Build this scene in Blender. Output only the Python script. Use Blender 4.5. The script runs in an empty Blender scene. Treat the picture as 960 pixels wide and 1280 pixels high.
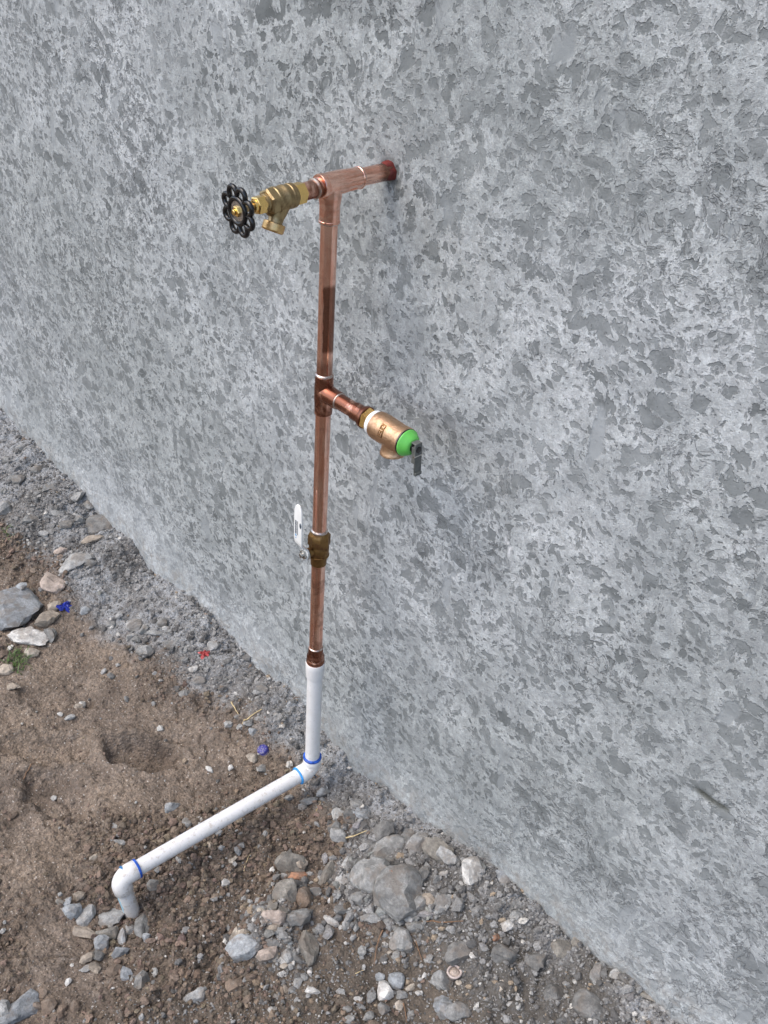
import bpy, bmesh, math, random
import numpy as np
from mathutils import Vector, Matrix
rad = math.radians
S = bpy.context.scene
COL = S.collection

# ------------------------------------------------------------------ camera
CAM = np.array([0.94712218, -0.78782073, 1.45862553])
RX = np.array([0.66998258, 0.74027139, 0.05587143])      # image right
RY = np.array([0.4598634, -0.35475982, -0.81404614])     # image down
RZ = np.array([-0.58279413, 0.57108996, -0.57810662])    # forward
cd = bpy.data.cameras.new("camera"); cam = bpy.data.objects.new("camera", cd); COL.objects.link(cam)
cd.sensor_fit = 'VERTICAL'; cd.sensor_height = 36; cd.lens = 1250 / 1280 * 36
cd.clip_start = .02; cd.clip_end = 500
cam.matrix_world = Matrix(((RX[0], -RY[0], -RZ[0], CAM[0]), (RX[1], -RY[1], -RZ[1], CAM[1]),
                           (RX[2], -RY[2], -RZ[2], CAM[2]), (0, 0, 0, 1)))
S.camera = cam

# ------------------------------------------------------------------ light
SUN_EL, SUN_AZ = 58, 205          # soft high light from in front of the wall
w = bpy.data.worlds.new("World"); S.world = w; w.use_nodes = True
nt = w.node_tree; nt.nodes.clear()
sky = nt.nodes.new('ShaderNodeTexSky'); sky.sky_type = 'NISHITA'; sky.sun_disc = False
sky.sun_elevation = rad(SUN_EL); sky.sun_rotation = rad(SUN_AZ); sky.dust_density = 3; sky.air_density = 1.0; sky.ozone_density = .3
bg = nt.nodes.new('ShaderNodeBackground'); bg.inputs[1].default_value = .15
wo = nt.nodes.new('ShaderNodeOutputWorld')
nt.links.new(sky.outputs[0], bg.inputs[0]); nt.links.new(bg.outputs[0], wo.inputs[0])
sd = bpy.data.lights.new("sun", 'SUN'); sd.energy = .55; sd.angle = rad(50); sd.color = (1, .96, .9)
so = bpy.data.objects.new("sun", sd); COL.objects.link(so)
az, el = rad(SUN_AZ), rad(SUN_EL)
sdir = Vector((math.sin(az) * math.cos(el), math.cos(az) * math.cos(el), math.sin(el)))
so.rotation_euler = sdir.to_track_quat('Z', 'Y').to_euler(); so.location = sdir * 5
S.view_settings.view_transform = 'Standard'; S.view_settings.look = 'None'
S.view_settings.exposure = 0.96; S.view_settings.gamma = 1

# ------------------------------------------------------------------ noise
_rs = np.random.RandomState(7)
_perm = np.concatenate([_rs.permutation(1024)] * 3)
_g = _rs.rand(1024) * 2 * np.pi
_gx, _gy = np.cos(_g), np.sin(_g)
_r1, _r2, _r3 = _rs.rand(1024), _rs.rand(1024), _rs.rand(1024)
def _h(ix, iy, s): return _perm[(_perm[(ix + s * 37) & 1023] + iy) & 1023]
def perlin(x, y, s=0):
    x = np.asarray(x, float); y = np.asarray(y, float)
    ix = np.floor(x).astype(int); iy = np.floor(y).astype(int); fx = x - ix; fy = y - iy
    u = fx * fx * fx * (fx * (fx * 6 - 15) + 10); v = fy * fy * fy * (fy * (fy * 6 - 15) + 10)
    def g(a, b):
        h = _h(ix + a, iy + b, s); return _gx[h] * (fx - a) + _gy[h] * (fy - b)
    a = g(0, 0); b = g(1, 0); c = g(0, 1); d = g(1, 1)
    return (a + (b - a) * u + ((c + (d - c) * u) - (a + (b - a) * u)) * v) * 1.5
def fbm(x, y, o=4, s=0, g=.5):
    t = 0; a = 1
    for k in range(o):
        t = t + a * perlin(x * 2 ** k, y * 2 ** k, s + k); a *= g
    return t
def worley(x, y, s=0):
    x = np.asarray(x, float); y = np.asarray(y, float)
    ix = np.floor(x).astype(int); iy = np.floor(y).astype(int)
    f1 = np.full(x.shape, 9.); f2 = f1.copy(); cid = np.zeros(x.shape)
    for a in (-1, 0, 1):
        for b in (-1, 0, 1):
            h = _h(ix + a, iy + b, s); d = np.hypot(ix + a + _r1[h] - x, iy + b + _r2[h] - y)
            n = d < f1; f2 = np.where(n, f1, np.minimum(f2, d)); cid = np.where(n, _r3[h], cid); f1 = np.where(n, d, f1)
    return f1, f2, cid
def sst(a, b, x):
    t = np.clip((x - a) / (b - a), 0, 1); return t * t * (3 - 2 * t)
def gau(x, y, cx, cy, sx, sy=None, rot=0):
    sy = sy or sx; c, s_ = math.cos(rot), math.sin(rot)
    dx = (x - cx) * c + (y - cy) * s_; dy = -(x - cx) * s_ + (y - cy) * c
    return np.exp(-(dx / sx) ** 2 - (dy / sy) ** 2)

# ------------------------------------------------------------------ ground heights
WALL_Y = 0.102
def wallz(x): return np.interp(x, [-6, -3, -1.5, -.9, -.37, -.09, .02, .15, .33, .5, .75, 1.2, 6],
                               [.05, .05, .043, .003, -.008, -.024, -.045, -.03, -.0, .02, .056, .075, .06])
def grey_mask(x, y):
    """1 = grey mortar rubble, 0 = brown earth"""
    d = WALL_Y - y + .030 * fbm(x * 7, y * 7, 3, 3) + .012 * fbm(x * 30, y * 30, 2, 8)
    wdt = np.interp(x, [-3, -1.5, -1.0, -.7, -.45, -.2, -.05, .1, .25, .45, .8, 2], [.17, .17, .17, .19, .15, .09, .08, .11, .17, .20, .24, .24])
    m = 1 - sst(-.035, .045, d - wdt)
    m = np.maximum(m, .95 * sst(.3, .6, gau(x, y, .28, -.03, .15, .09, .5) + .1 * fbm(x * 14, y * 14, 2, 5)))
    m = np.maximum(m, .55 * sst(.3, .6, gau(x, y, .20, -.235, .07, .06) + .12 * fbm(x * 18, y * 18, 2, 6)))
    m = m * (1 - .85 * sst(.3, .7, gau(x, y, .262, -.185, .055, .04, .7)))
    return m
def clod_mask(x, y):
    m = .42 + .75 * fbm(x * 4.2 + 3, y * 4.2, 3, 11)
    m = m - .9 * gau(x, y, -.50, -.19, .22, .10, -.4) - .8 * gau(x, y, -.30, -.22, .16, .09) - .7 * gau(x, y, -.16, -.43, .14, .10) \
        - .6 * gau(x, y, .0, -.52, .10, .05) - .7 * gau(x, y, .25, -.20, .06, .05)
    m = m + .7 * gau(x, y, -.09, -.34, .13, .10) + .5 * gau(x, y, .08, -.28, .12, .14)
    return np.clip(m, 0, 1)
def H(x, y, fine=True):
    x = np.asarray(x, float); y = np.asarray(y, float)
    d = WALL_Y - y
    wz = wallz(x) + .017 * fbm(x * 8, x * 0 + 4, 4, 21) + .004 * fbm(x * 45, x * 0 + 2, 2, 23)
    floor = np.interp(x, [-3, -1, -.5, -.2, .1, .35, .8, 2], [-.05, -.045, -.055, -.068, -.066, -.05, -.02, -.02])
    k = sst(-.01, .30, d)
    z = wz * (1 - k) + floor * k
    z = z - .020 * gau(x, y, -.02, .0, .10, .09) * sst(.0, .05, d)
    z = z - .028 * gau(x, y, .0, -.41, .11, .10)
    # heaps
    z = z + .032 * gau(x, y, .30, -.05, .12, .07, .5) + .026 * gau(x, y, .19, -.235, .055, .06) + .012 * gau(x, y, .16, -.17, .06, .05)
    z = z - .020 * gau(x, y, .145, -.30, .030, .12, .5)
    # shoe-heel hollow and a second shallow one
    for cx, cy, a, b, r, dep in ((-.275, -.200, .080, .034, .62, .034), (-.30, -.36, .07, .05, .3, .016), (-.40, -.33, .09, .035, .9, .016), (-.52, -.25, .08, .05, .7, .010)):
        c, s_ = math.cos(r), math.sin(r); dx = (x - cx) * c + (y - cy) * s_; dy = -(x - cx) * s_ + (y - cy) * c
        q = np.sqrt((dx / a) ** 2 + (dy / b) ** 2) + .22 * fbm(x * 25, y * 25, 3, 31)
        edge = np.where(dy < 0, .12, .45)
        z = z - dep * (1 - sst(1 - edge, 1 + edge * .6, q)) + dep * .25 * np.exp(-((q - 1.25) / .2) ** 2)
    z = z + .014 * fbm(x * 5, y * 5, 3, 41)
    far = sst(1.3, 3, np.maximum(np.abs(x), np.abs(y)))
    if fine:
        gm = grey_mask(x, y); cm = clod_mask(x, y)
        wx = x + .012 * fbm(x * 20, y * 20, 2, 51); wy = y + .012 * fbm(x * 20 + 9, y * 20, 2, 52)
        f1, f2, cid = worley(wx * 38, wy * 38, 1)
        lump = (np.clip(f2 - f1, 0, .5) / .5) ** .6 * (.35 + cid)
        g1, g2, cid2 = worley(wx * 95, wy * 95, 2)
        lump2 = (np.clip(g2 - g1, 0, .5) / .5) ** .6 * (.3 + cid2)
        crust = sst(-.12, .12, fbm(x * 7 + 8, y * 7, 3, 68)) * (x < .02)
        amp = np.clip(.22 + 1.35 * cm, 0, 1.5) * (1 - gm) + gm * np.clip(.45 + 1.1 * fbm(x * 9, y * 9, 2, 61), .08, 1.2) * (.3 + .7 * sst(.02, .12, d + .04 * fbm(x * 8, y * 8, 2, 66))) * (1 - .75 * crust)
        z = z + (.0075 * lump + .0040 * lump2 - .005) * amp * (1 - far)
        z = z + .0035 * fbm(x * 40, y * 40, 4, 71, .6) * (1 - far)
        cr = np.abs(fbm(x * 8 + 1, y * 8, 4, 81)); z = z - .006 * (1 - sst(0, .05, cr)) * (1 - far) * (.4 + .6 * sst(-.1, .3, fbm(x * 3, y * 3, 2, 91)))
        # broken crust ledge of mortar
        cr2 = fbm(x * 11 + 5, y * 11 + 2, 3, 101); z = z + .007 * sst(-.02, .03, cr2) * gm * (1 - far) * sst(.0, .04, d + .01)
    return z
def at(u, v, dz=0.):
    """where the sight line of a point of the photo meets the soil"""
    r = RX * (u - 480) / 1250 + RY * (v - 640) / 1250 + RZ; z = -.05
    for _ in range(12):
        s = (z + dz - CAM[2]) / r[2]; p = CAM + r * s
        z = .5 * z + .5 * float(H(np.array([p[0]]), np.array([min(p[1], .1)]), False)[0])
    p = CAM + r * ((z + dz - CAM[2]) / r[2])
    if p[1] > WALL_Y - .004: p = CAM + r * ((WALL_Y - .004 - CAM[1]) / r[1])
    return p, float((p - CAM) @ RZ)
def atw(u, v, y=WALL_Y):
    r = RX * (u - 480) / 1250 + RY * (v - 640) / 1250 + RZ
    return CAM + r * ((y - CAM[1]) / r[1])

# ------------------------------------------------------------------ materials
class NT:
    def __init__(s, name):
        m = bpy.data.materials.new(name); m.use_nodes = True; s.m = m; s.t = m.node_tree; s.t.nodes.clear()
        s.out = s.n('ShaderNodeOutputMaterial'); s.b = s.n('ShaderNodeBsdfPrincipled'); s.l(s.b.outputs[0], s.out.inputs[0])
    def n(s, k, **kw):
        x = s.t.nodes.new(k)
        for a, b in kw.items(): setattr(x, a, b)
        return x
    def l(s, a, b): s.t.links.new(a, b)
    def set(s, node, i, v):
        if hasattr(v, 'is_output') or isinstance(v, bpy.types.NodeSocket): s.l(v, node.inputs[i])
        else: node.inputs[i].default_value = v
    def coord(s, kind='Object', scale=None, rot=None):
        c = s.n('ShaderNodeTexCoord').outputs[kind]
        if scale or rot:
            mp = s.n('ShaderNodeMapping'); s.l(c, mp.inputs[0])
            if scale: mp.inputs['Scale'].default_value = scale
            if rot: mp.inputs['Rotation'].default_value = rot
            c = mp.outputs[0]
        return c
    def noise(s, c, sc, det=2, rough=.5, dist=0, out=0, lac=2):
        x = s.n('ShaderNodeTexNoise'); s.l(c, x.inputs['Vector'])
        for k, v in (('Scale', sc), ('Detail', det), ('Roughness', rough), ('Distortion', dist), ('Lacunarity', lac)): s.set(x, k, v)
        return x.outputs[out]
    def vor(s, c, sc, feat='F1', out='Distance', rnd=1):
        x = s.n('ShaderNodeTexVoronoi', feature=feat); s.l(c, x.inputs['Vector']); x.inputs['Scale'].default_value = sc; x.inputs['Randomness'].default_value = rnd
        return x.outputs[out]
    def math(s, op, a, b=0., c=None, clamp=False):
        x = s.n('ShaderNodeMath', operation=op, use_clamp=clamp); s.set(x, 0, a); s.set(x, 1, b)
        if c is not None: s.set(x, 2, c)
        return x.outputs[0]
    def ramp(s, v, lo, hi, a=0., b=1., smooth=True):
        x = s.n('ShaderNodeMapRange'); x.interpolation_type = 'SMOOTHSTEP' if smooth else 'LINEAR'
        s.set(x, 0, v); s.set(x, 1, lo); s.set(x, 2, hi); s.set(x, 3, a); s.set(x, 4, b); return x.outputs[0]
    def mix(s, f, a, b, mode='MIX'):
        x = s.n('ShaderNodeMix', data_type='RGBA', blend_type=mode, clamp_factor=True)
        s.set(x, 0, f)
        for i, v in ((6, a), (7, b)):
            if isinstance(v, bpy.types.NodeSocket): s.l(v, x.inputs[i])
            else: x.inputs[i].default_value = (*v, 1) if len(v) == 3 else v
        return x.outputs[2]
    def attr(s, name, out='Fac'): return s.n('ShaderNodeAttribute', attribute_name=name).outputs[out]
    def bump(s, h, dist, strength=1., prev=None):
        x = s.n('ShaderNodeBump'); s.l(h, x.inputs['Height']); x.inputs['Distance'].default_value = dist; x.inputs['Strength'].default_value = strength
        if prev is not None: s.l(prev, x.inputs['Normal'])
        return x.outputs[0]
    def fin(s, col, rough=.8, metal=0., normal=None, **kw):
        b = s.b
        if isinstance(col, bpy.types.NodeSocket): s.l(col, b.inputs['Base Color'])
        else: b.inputs['Base Color'].default_value = (*col, 1)
        s.set(b, 'Roughness', rough); s.set(b, 'Metallic', metal)
        if normal is not None: s.l(normal, b.inputs['Normal'])
        for k, v in kw.items(): s.set(b, k.replace('_', ' '), v)
        return s.m

def mat_stucco():
    t = NT('stucco'); c = t.coord()
    region = t.noise(c, 2.1, 2, .55)                      # where blobs are big or fine
    region2 = t.noise(c, 5.5, 2, .5)
    # warped coordinates
    wv = t.n('ShaderNodeVectorMath', operation='MULTIPLY_ADD')
    t.l(t.noise(c, 16, 2, .5, out=1), wv.inputs[0]); wv.inputs[1].default_value = (.035, .0, .035); t.l(c, wv.inputs[2]); wc = wv.outputs[0]
    mp = t.n('ShaderNodeMapping'); t.l(wc, mp.inputs[0]); mp.inputs['Scale'].default_value = (1, 1, .80); mp.inputs['Rotation'].default_value = (0, rad(18), 0); wc2 = mp.outputs[0]
    big = t.noise(wc2, 52, 3, .52, .15)
    fine = t.noise(wc2, 125, 3, .55, .2)
    micro = t.noise(c, 300, 3, .68)
    k = t.ramp(region, .40, .60)
    f = t.math('ADD', t.math('MULTIPLY', big, t.ramp(k, 0, 1, .80, .35)), t.math('MULTIPLY', fine, t.ramp(k, 0, 1, .20, .65)))
    f = t.math('ADD', f, t.math('MULTIPLY', t.math('SUBTRACT', micro, .5), .20))
    thr = t.math('ADD', t.ramp(region2, .3, .7, .545, .62), t.attr('lowwall') , )
    edge = t.math('SUBTRACT', f, thr)
    patch = t.ramp(edge, -.025, .030)                     # 1 = trowelled dark patch

    # oval trowel islands of many sizes
    mo = t.n('ShaderNodeMapping'); t.l(wc, mo.inputs[0]); mo.inputs['Rotation'].default_value = (0, rad(-20), 0); mo.inputs['Scale'].default_value = (.72, 1, 1)
    vo = mo.outputs[0]; jag = t.math('MULTIPLY', t.math('SUBTRACT', fine, .5), 1.15)
    def islands(sc, lo, hi, dens):
        f1 = t.vor(vo, sc); cr = t.n('ShaderNodeSeparateColor'); t.l(t.vor(vo, sc, out='Color'), cr.inputs[0])
        size = t.math('MULTIPLY', t.ramp(cr.outputs[0], 0, 1, lo, hi, False), dens)
        return t.ramp(t.math('SUBTRACT', t.math('ADD', f1, jag), size), .05, -.04)
    i1 = islands(36, .0, .50, t.ramp(region2, .38, .60, .45, 1.15)); i2 = islands(66, .0, .52, t.ramp(region, .38, .62, .70, 1.1)); i3 = islands(135, -.1, .46, t.ramp(t.noise(c, 5, 2, .5), .38, .6, .55, 1.15))
    patch = t.math('MAXIMUM', t.math('MULTIPLY', patch, .70), t.math('MAXIMUM', i1, t.math('MAXIMUM', t.math('MULTIPLY', i2, .9), t.math('MULTIPLY', i3, .85))))
    calm = t.ramp(t.noise(t.coord(scale=(1, 1, .7)), 3.1, 3, .5), .44, .60)     # zones where the dabs fade into fine sandy grain
    patch = t.math('MULTIPLY', patch, t.ramp(calm, 0, 1, 1, .82))
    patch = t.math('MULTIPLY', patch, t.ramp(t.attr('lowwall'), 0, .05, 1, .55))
    # smooth float smears
    sm = t.noise(t.coord(scale=(1.5, 1, .62)), 13, 5, .5, .25)
    smear = t.math('MULTIPLY', t.ramp(sm, .63, .68), t.ramp(region2, .40, .50))
    gran = t.noise(c, 420, 3, .7)
    gran2 = t.noise(c, 900, 2, .6)
    tone = t.noise(c, 15, 3, .6)
    light = t.mix(t.ramp(tone, .3, .7), (.42, .450, .458), (.59, .626, .634))
    light = t.mix(t.ramp(gran, .35, .65), t.mix(.30, light, (.10, .105, .11)), light)
    light = t.mix(t.ramp(t.noise(c, 130, 4, .7), .42, .60, .48, 0), light, (.24, .25, .257))
    light = t.mix(t.ramp(t.noise(wc, 75, 4, .68, .3), .53, .63, 0, .42), light, (.25, .263, .27))
    dark = t.mix(t.ramp(t.noise(c, 22, 3, .6), .3, .7), (.142, .156, .159), (.225, .243, .248))
    colr = t.mix(patch, light, dark)
    # brightest laitance ridges just outside the patches in some regions
    rid = t.math('MULTIPLY', t.ramp(edge, -.075, -.05), t.ramp(edge, -.02, -.04))
    colr = t.mix(t.math('MULTIPLY', rid, t.ramp(tone, .42, .65, 0, .45)), colr, (.60, .62, .64))
    colr = t.mix(t.math('MULTIPLY', smear, .85), colr, (.30, .322, .333))
    # dark pin pits, and crease lines darkened with painted shade
    pit = t.ramp(t.noise(c, 260, 2, .6), .665, .72)
    crease = t.math('MULTIPLY', t.ramp(t.math('ABSOLUTE', t.math('SUBTRACT', t.noise(wc, 34, 4, .6, .4), .5)), .022, .004), t.ramp(t.noise(c, 4.5, 2, .5), .47, .62))
    colr = t.mix(t.math('MULTIPLY', t.math('MULTIPLY', pit, t.math('SUBTRACT', 1, smear)), .55), colr, (.07, .072, .075))
    colr = t.mix(t.math('MULTIPLY', crease, .45), colr, (.09, .095, .10))
    # broad tone drift
    dr = t.noise(c, 1.3, 3, .5)
    colr = t.mix(1, colr, t.mix(t.ramp(dr, .35, .65), (.84, .85, .84), (1.10, 1.10, 1.11)), 'MULTIPLY')
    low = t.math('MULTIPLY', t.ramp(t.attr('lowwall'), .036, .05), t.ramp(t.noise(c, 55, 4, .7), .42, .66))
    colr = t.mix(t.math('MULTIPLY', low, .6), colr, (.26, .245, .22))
    # mortar gouge plus painted chip shadow at the pipe entry, drip
    colr = t.mix(t.attr('gouge_and_shade'), colr, (.105, .112, .10))
    colr = t.mix(t.attr('drip'), colr, (.66, .68, .70))
    # relief
    h = t.math('ADD', t.math('MULTIPLY', patch, -.45), t.math('MULTIPLY', gran, t.math('MULTIPLY', t.math('SUBTRACT', 1.12, patch), .45)))
    h = t.math('ADD', h, t.math('MULTIPLY', f, 1.3))
    h = t.math('ADD', h, t.math('MULTIPLY', crease, -.5))
    h = t.math('ADD', h, t.math('MULTIPLY', pit, -.4))
    h = t.math('MULTIPLY', h, t.math('SUBTRACT', 1, t.math('MULTIPLY', smear, .8)))
    n1 = t.bump(h, .0022, .8); n2 = t.bump(gran2, .0006, .5, n1)
    return t.fin(colr, .93, 0, n2)

def mat_ground():
    t = NT('soil'); c = t.coord()
    g = t.attr('grey'); cl = t.attr('clod'); pale = t.attr('pale')
    n1 = t.noise(c, 14, 4, .6); n2 = t.noise(c, 70, 4, .65); n3 = t.noise(c, 330, 3, .7); n4 = t.noise(c, 6, 3, .5)
    earth = t.mix(t.ramp(n1, .3, .7), (.180, .138, .106), (.335, .268, .210))
    earth = t.mix(t.ramp(n4, .40, .66, 0, .6), earth, (.385, .298, .218))
    earth = t.mix(t.math('MULTIPLY', cl, .55), earth, (.125, .096, .073))
    grey = t.mix(t.ramp(n1, .32, .7), (.165, .165, .160), (.310, .313, .312))
    grey = t.mix(t.ramp(n2, .5, .72, 0, .6), grey, (.43, .44, .445))
    g2 = t.math('ADD', g, t.math('MULTIPLY', t.math('SUBTRACT', n2, .5), .9), clamp=True)
    colr = t.mix(g2, earth, grey)
    colr = t.mix(t.ramp(t.noise(c, 120, 4, .75), .42, .6, .45, 0), colr, (.06, .05, .04))
    colr = t.mix(t.math('MULTIPLY', pale, t.ramp(n2, .30, .60, .35, 1)), colr, (.40, .42, .435))
    dk = t.attr('darkg'); colr = t.mix(t.math('MULTIPLY', dk, .7), colr, (.085, .076, .062))
    colr = t.mix(t.ramp(n3, .35, .62, .42, 0), colr, (.075, .062, .05))
    spk = t.ramp(t.noise(c, 240, 1, .5), .70, .735); colr = t.mix(t.math('MULTIPLY', spk, .75), colr, (.55, .53, .49))
    h = t.math('ADD', t.math('MULTIPLY', n3, .5), t.math('MULTIPLY', n2, 1.))
    h2 = t.math('ADD', h, t.math('MULTIPLY', t.vor(c, 190), -.5))
    return t.fin(colr, .95, 0, t.bump(h2, .006, 1))

def mat_stone(name, rgb, var=.16):
    t = NT(name); c = t.coord(); oi = t.n('ShaderNodeObjectInfo')
    v = t.n('ShaderNodeVectorMath', operation='ADD'); t.l(c, v.inputs[0])
    m = t.math('MULTIPLY', oi.outputs['Random'], 50); t.l(m, v.inputs[1]); c = v.outputs[0]
    n1 = t.noise(c, 60, 4, .65); n2 = t.noise(c, 260, 3, .7); n3 = t.noise(c, 700, 2, .6)
    a = tuple(x * .62 for x in rgb); b = tuple(min(.8, x * 1.28) for x in rgb)
    col = t.mix(t.ramp(n1, .3, .7), a, b)
    col = t.mix(t.ramp(n2, .35, .6, .35, 0), col, tuple(x * .35 for x in rgb))
    col = t.mix(t.ramp(t.noise(c, 35, 3, .6), .48, .62, 0, .55), col, (.20, .170, .140))
    col = t.mix(1, col, t.mix(oi.outputs['Random'], (1 - var,) * 3, (1 + var,) * 3), 'MULTIPLY')
    h = t.math('ADD', n1, t.math('MULTIPLY', n2, .5))
    return t.fin(col, .9, 0, t.bump(t.math('ADD', h, t.math('MULTIPLY', n3, .2)), .004, .8))

def mat_crumb(name):
    t = NT(name); c = t.coord(); a = t.attr('tint', 'Color')
    n = t.noise(c, 300, 3, .7)
    return t.fin(t.mix(t.ramp(n, .35, .65, .45, 0), a, (.06, .05, .042)), .95, 0, t.bump(n, .002, .7))

def mat_copper(name, tarn=.0, rough=.20, zones=None, grain=(1, 1, .12)):
    """zones: (axis, lo, hi, soft, strength, one-sided) heat-tarnished bands along the tube; a one-sided band paints in a dark reflection"""
    t = NT(name); c = t.coord()
    n = t.noise(t.coord(scale=grain), 150, 3, .55, .3); n2 = t.noise(c, 90, 3, .55); n0 = t.noise(c, 28, 4, .6, .6)
    col = t.mix(t.ramp(n, .35, .65), (.90, .47, .345), (.99, .65, .52))
    col = t.mix(t.ramp(n2, .5, .75, 0, .35), col, (.58, .26, .17))
    if tarn: col = t.mix(t.ramp(n0, .62 - .34 * tarn, .70 - .22 * tarn, 0, min(1, tarn + .15)), col, (.27, .115, .075))
    r = t.ramp(n0, .3, .7, rough * .75, rough * 1.5)
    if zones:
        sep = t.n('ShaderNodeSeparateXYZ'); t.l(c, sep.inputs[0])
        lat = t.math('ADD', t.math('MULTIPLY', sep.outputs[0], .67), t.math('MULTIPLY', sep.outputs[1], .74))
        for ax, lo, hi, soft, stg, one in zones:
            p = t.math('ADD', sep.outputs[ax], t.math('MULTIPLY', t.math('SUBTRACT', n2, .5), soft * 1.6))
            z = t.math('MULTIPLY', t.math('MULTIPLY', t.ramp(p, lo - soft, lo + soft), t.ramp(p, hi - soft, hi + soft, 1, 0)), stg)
            if one: z = t.math('MULTIPLY', z, t.ramp(t.math('ADD', lat, t.math('MULTIPLY', t.math('SUBTRACT', n2, .5), .004)), .0015, .0030))  # keeps the painted reflection to one side of the tube
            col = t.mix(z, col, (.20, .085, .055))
    return t.fin(col, r, 1., t.bump(n2, .0004, .15))
def mat_metal(name, rgb, rough, dirt=(.1, .07, .03), dk=.5, sc=90, bmp=.0006, metal=1.):
    t = NT(name); c = t.coord(); n = t.noise(c, sc, 4, .65); n2 = t.noise(c, 600, 3, .7)
    col = t.mix(t.ramp(n, .42, .72, 0, dk), rgb, dirt)
    return t.fin(col, t.ramp(n, .3, .7, rough * .8, rough * 1.4), metal, t.bump(t.math('ADD', n, t.math('MULTIPLY', n2, .6)), bmp, .6))
def mat_plain(name, rgb, rough, var=.1, coat=0., sc=60):
    t = NT(name); c = t.coord(); n = t.noise(c, sc, 4, .6)
    col = t.mix(t.ramp(n, .3, .7), tuple(x * (1 - var) for x in rgb), tuple(min(1, x * (1 + var)) for x in rgb))
    return t.fin(col, rough, 0, t.bump(n, .0004, .3), Coat_Weight=coat)
def mat_pvc():
    t = NT('white_pvc'); c = t.coord(); n = t.noise(c, 30, 4, .6); n2 = t.noise(c, 220, 3, .6)
    col = t.mix(t.ramp(n, .3, .75), (.77, .77, .765), (.69, .685, .665))
    col = t.mix(t.ramp(n2, .60, .74, 0, .35), col, (.42, .37, .30))
    sep = t.n('ShaderNodeSeparateXYZ'); t.l(c, sep.inputs[0])
    low = t.ramp(sep.outputs[2], -.085, -.03, .45, 0)
    col = t.mix(low, col, (.48, .42, .34))
    spl = t.math('MULTIPLY', t.ramp(sep.outputs[2], .10, -.03, 0, .55), t.ramp(t.noise(c, 130, 4, .7), .54, .66))
    col = t.mix(spl, col, (.36, .29, .22))
    pr = t.attr('print'); stp = t.ramp(t.noise(t.coord(scale=(1, 6, 1)), 110, 2, .6), .46, .52)
    col = t.mix(t.math('MULTIPLY', t.math('MULTIPLY', pr, stp), .8), col, (.22, .42, .68))
    return t.fin(col, .32, 0, t.bump(n2, .0003, .3), Subsurface_Weight=.0)

M = {}
M['stucco'] = mat_stucco(); M['soil'] = mat_ground()
COLS = dict(g=((.27, .272, .262), 'grey'), l=((.36, .362, .35), 'pale grey'), d=((.195, .193, .183), 'dark grey'), w=((.56, .55, .52), 'white'),
            c=((.46, .41, .34), 'cream'), t=((.36, .31, .25), 'tan'), b=((.185, .14, .105), 'brown'), s=((.30, .318, .328), 'blue-grey'),
            p=((.42, .35, .30), 'pinkish tan'), o=((.25, .235, .205), 'olive grey'), r=((.34, .18, .11), 'rust orange'))
for k, (rgb, nm) in COLS.items(): M[k] = mat_stone(nm.replace(' ', '_').replace('-', '_') + '_stone', rgb)
M['crumb'] = mat_crumb('soil_crumb')
M['copper'] = mat_copper('copper', .12, .14); M['copper_tee'] = mat_copper('copper_tee', .2, .18, None, (1, .2, 1)); M['copper_riser'] = mat_copper('copper_riser', .12, .15, [(2, .850, .945, .004, .85, 1), (2, .80, .835, .008, .5, 0)])  # riser: upper one-sided band is a painted dark reflection, lower is heat tarnish
M['copper_stub'] = mat_copper('copper_stub', .15, .22, [(1, .084, .12, .005, .8, 0)], (1, .12, 1))
M['copper_dark'] = mat_copper('tarnished_copper', .85, .22); M['copper_mid'] = mat_copper('dull_copper', .32, .17)
M['brass'] = mat_metal('brass', (.40, .305, .165), .42, (.20, .14, .075), .8)
M['brass_bright'] = mat_metal('bright_brass', (.98, .68, .25), .20, (.60, .36, .10), .35, 60, .0002)
M['brass_mid'] = mat_metal('worn_brass', (.72, .48, .22), .32, (.35, .22, .10), .6, 90, .0004)
M['bronze'] = mat_metal('cast_bronze', (.66, .43, .27), .36, (.32, .18, .10), .6, 120, .0012)
M['brass_dark'] = mat_metal('dark_brass', (.26, .155, .06), .40, (.12, .05, .03), .7)
M['solder'] = mat_metal('solder', (.60, .56, .53), .30, (.42, .24, .17), .95, 160)
M['steel'] = mat_metal('steel', (.62, .61, .58), .25, (.15, .14, .12), .5)
M['black_steel'] = mat_metal('dark_steel', (.13, .138, .128), .42, (.05, .05, .05), .5, metal=.25)
M['black'] = mat_plain('black_paint', (.005, .005, .0055), .25, .2, .15)
M['white_paint'] = mat_plain('white_paint', (.80, .81, .79), .35, .04)
M['ink'] = mat_plain('dark_ink', (.05, .07, .10), .5); M['ink_blue'] = mat_plain('blue_ink', (.10, .30, .55), .5)
M['teflon'] = mat_plain('white_thread_tape', (.85, .86, .86), .5, .05, sc=400)
M['green'] = mat_plain('green_plastic', (.13, .52, .09), .38, .08)
M['pvc'] = mat_pvc()
M['glue'] = mat_plain('blue_glue', (.010, .08, .42), .25, .4, .3, 120); M['glue_light'] = mat_plain('light_blue_glue', (.04, .30, .70), .3, .4, .2, 120)
M['glue_smear'] = mat_plain('pale_blue_primer', (.34, .60, .72), .4, .15)
M['redcaulk'] = mat_plain('red_sealant', (.12, .014, .010), .6, .4)
M['straw'] = mat_plain('straw', (.50, .40, .22), .7, .25, sc=200); M['twig'] = mat_plain('twig', (.20, .12, .07), .8, .3, sc=200)
M['blueplastic'] = mat_plain('blue_plastic', (.015, .03, .30), .35, .3); M['redplastic'] = mat_plain('red_plastic', (.36, .05, .05), .4, .25)
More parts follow.
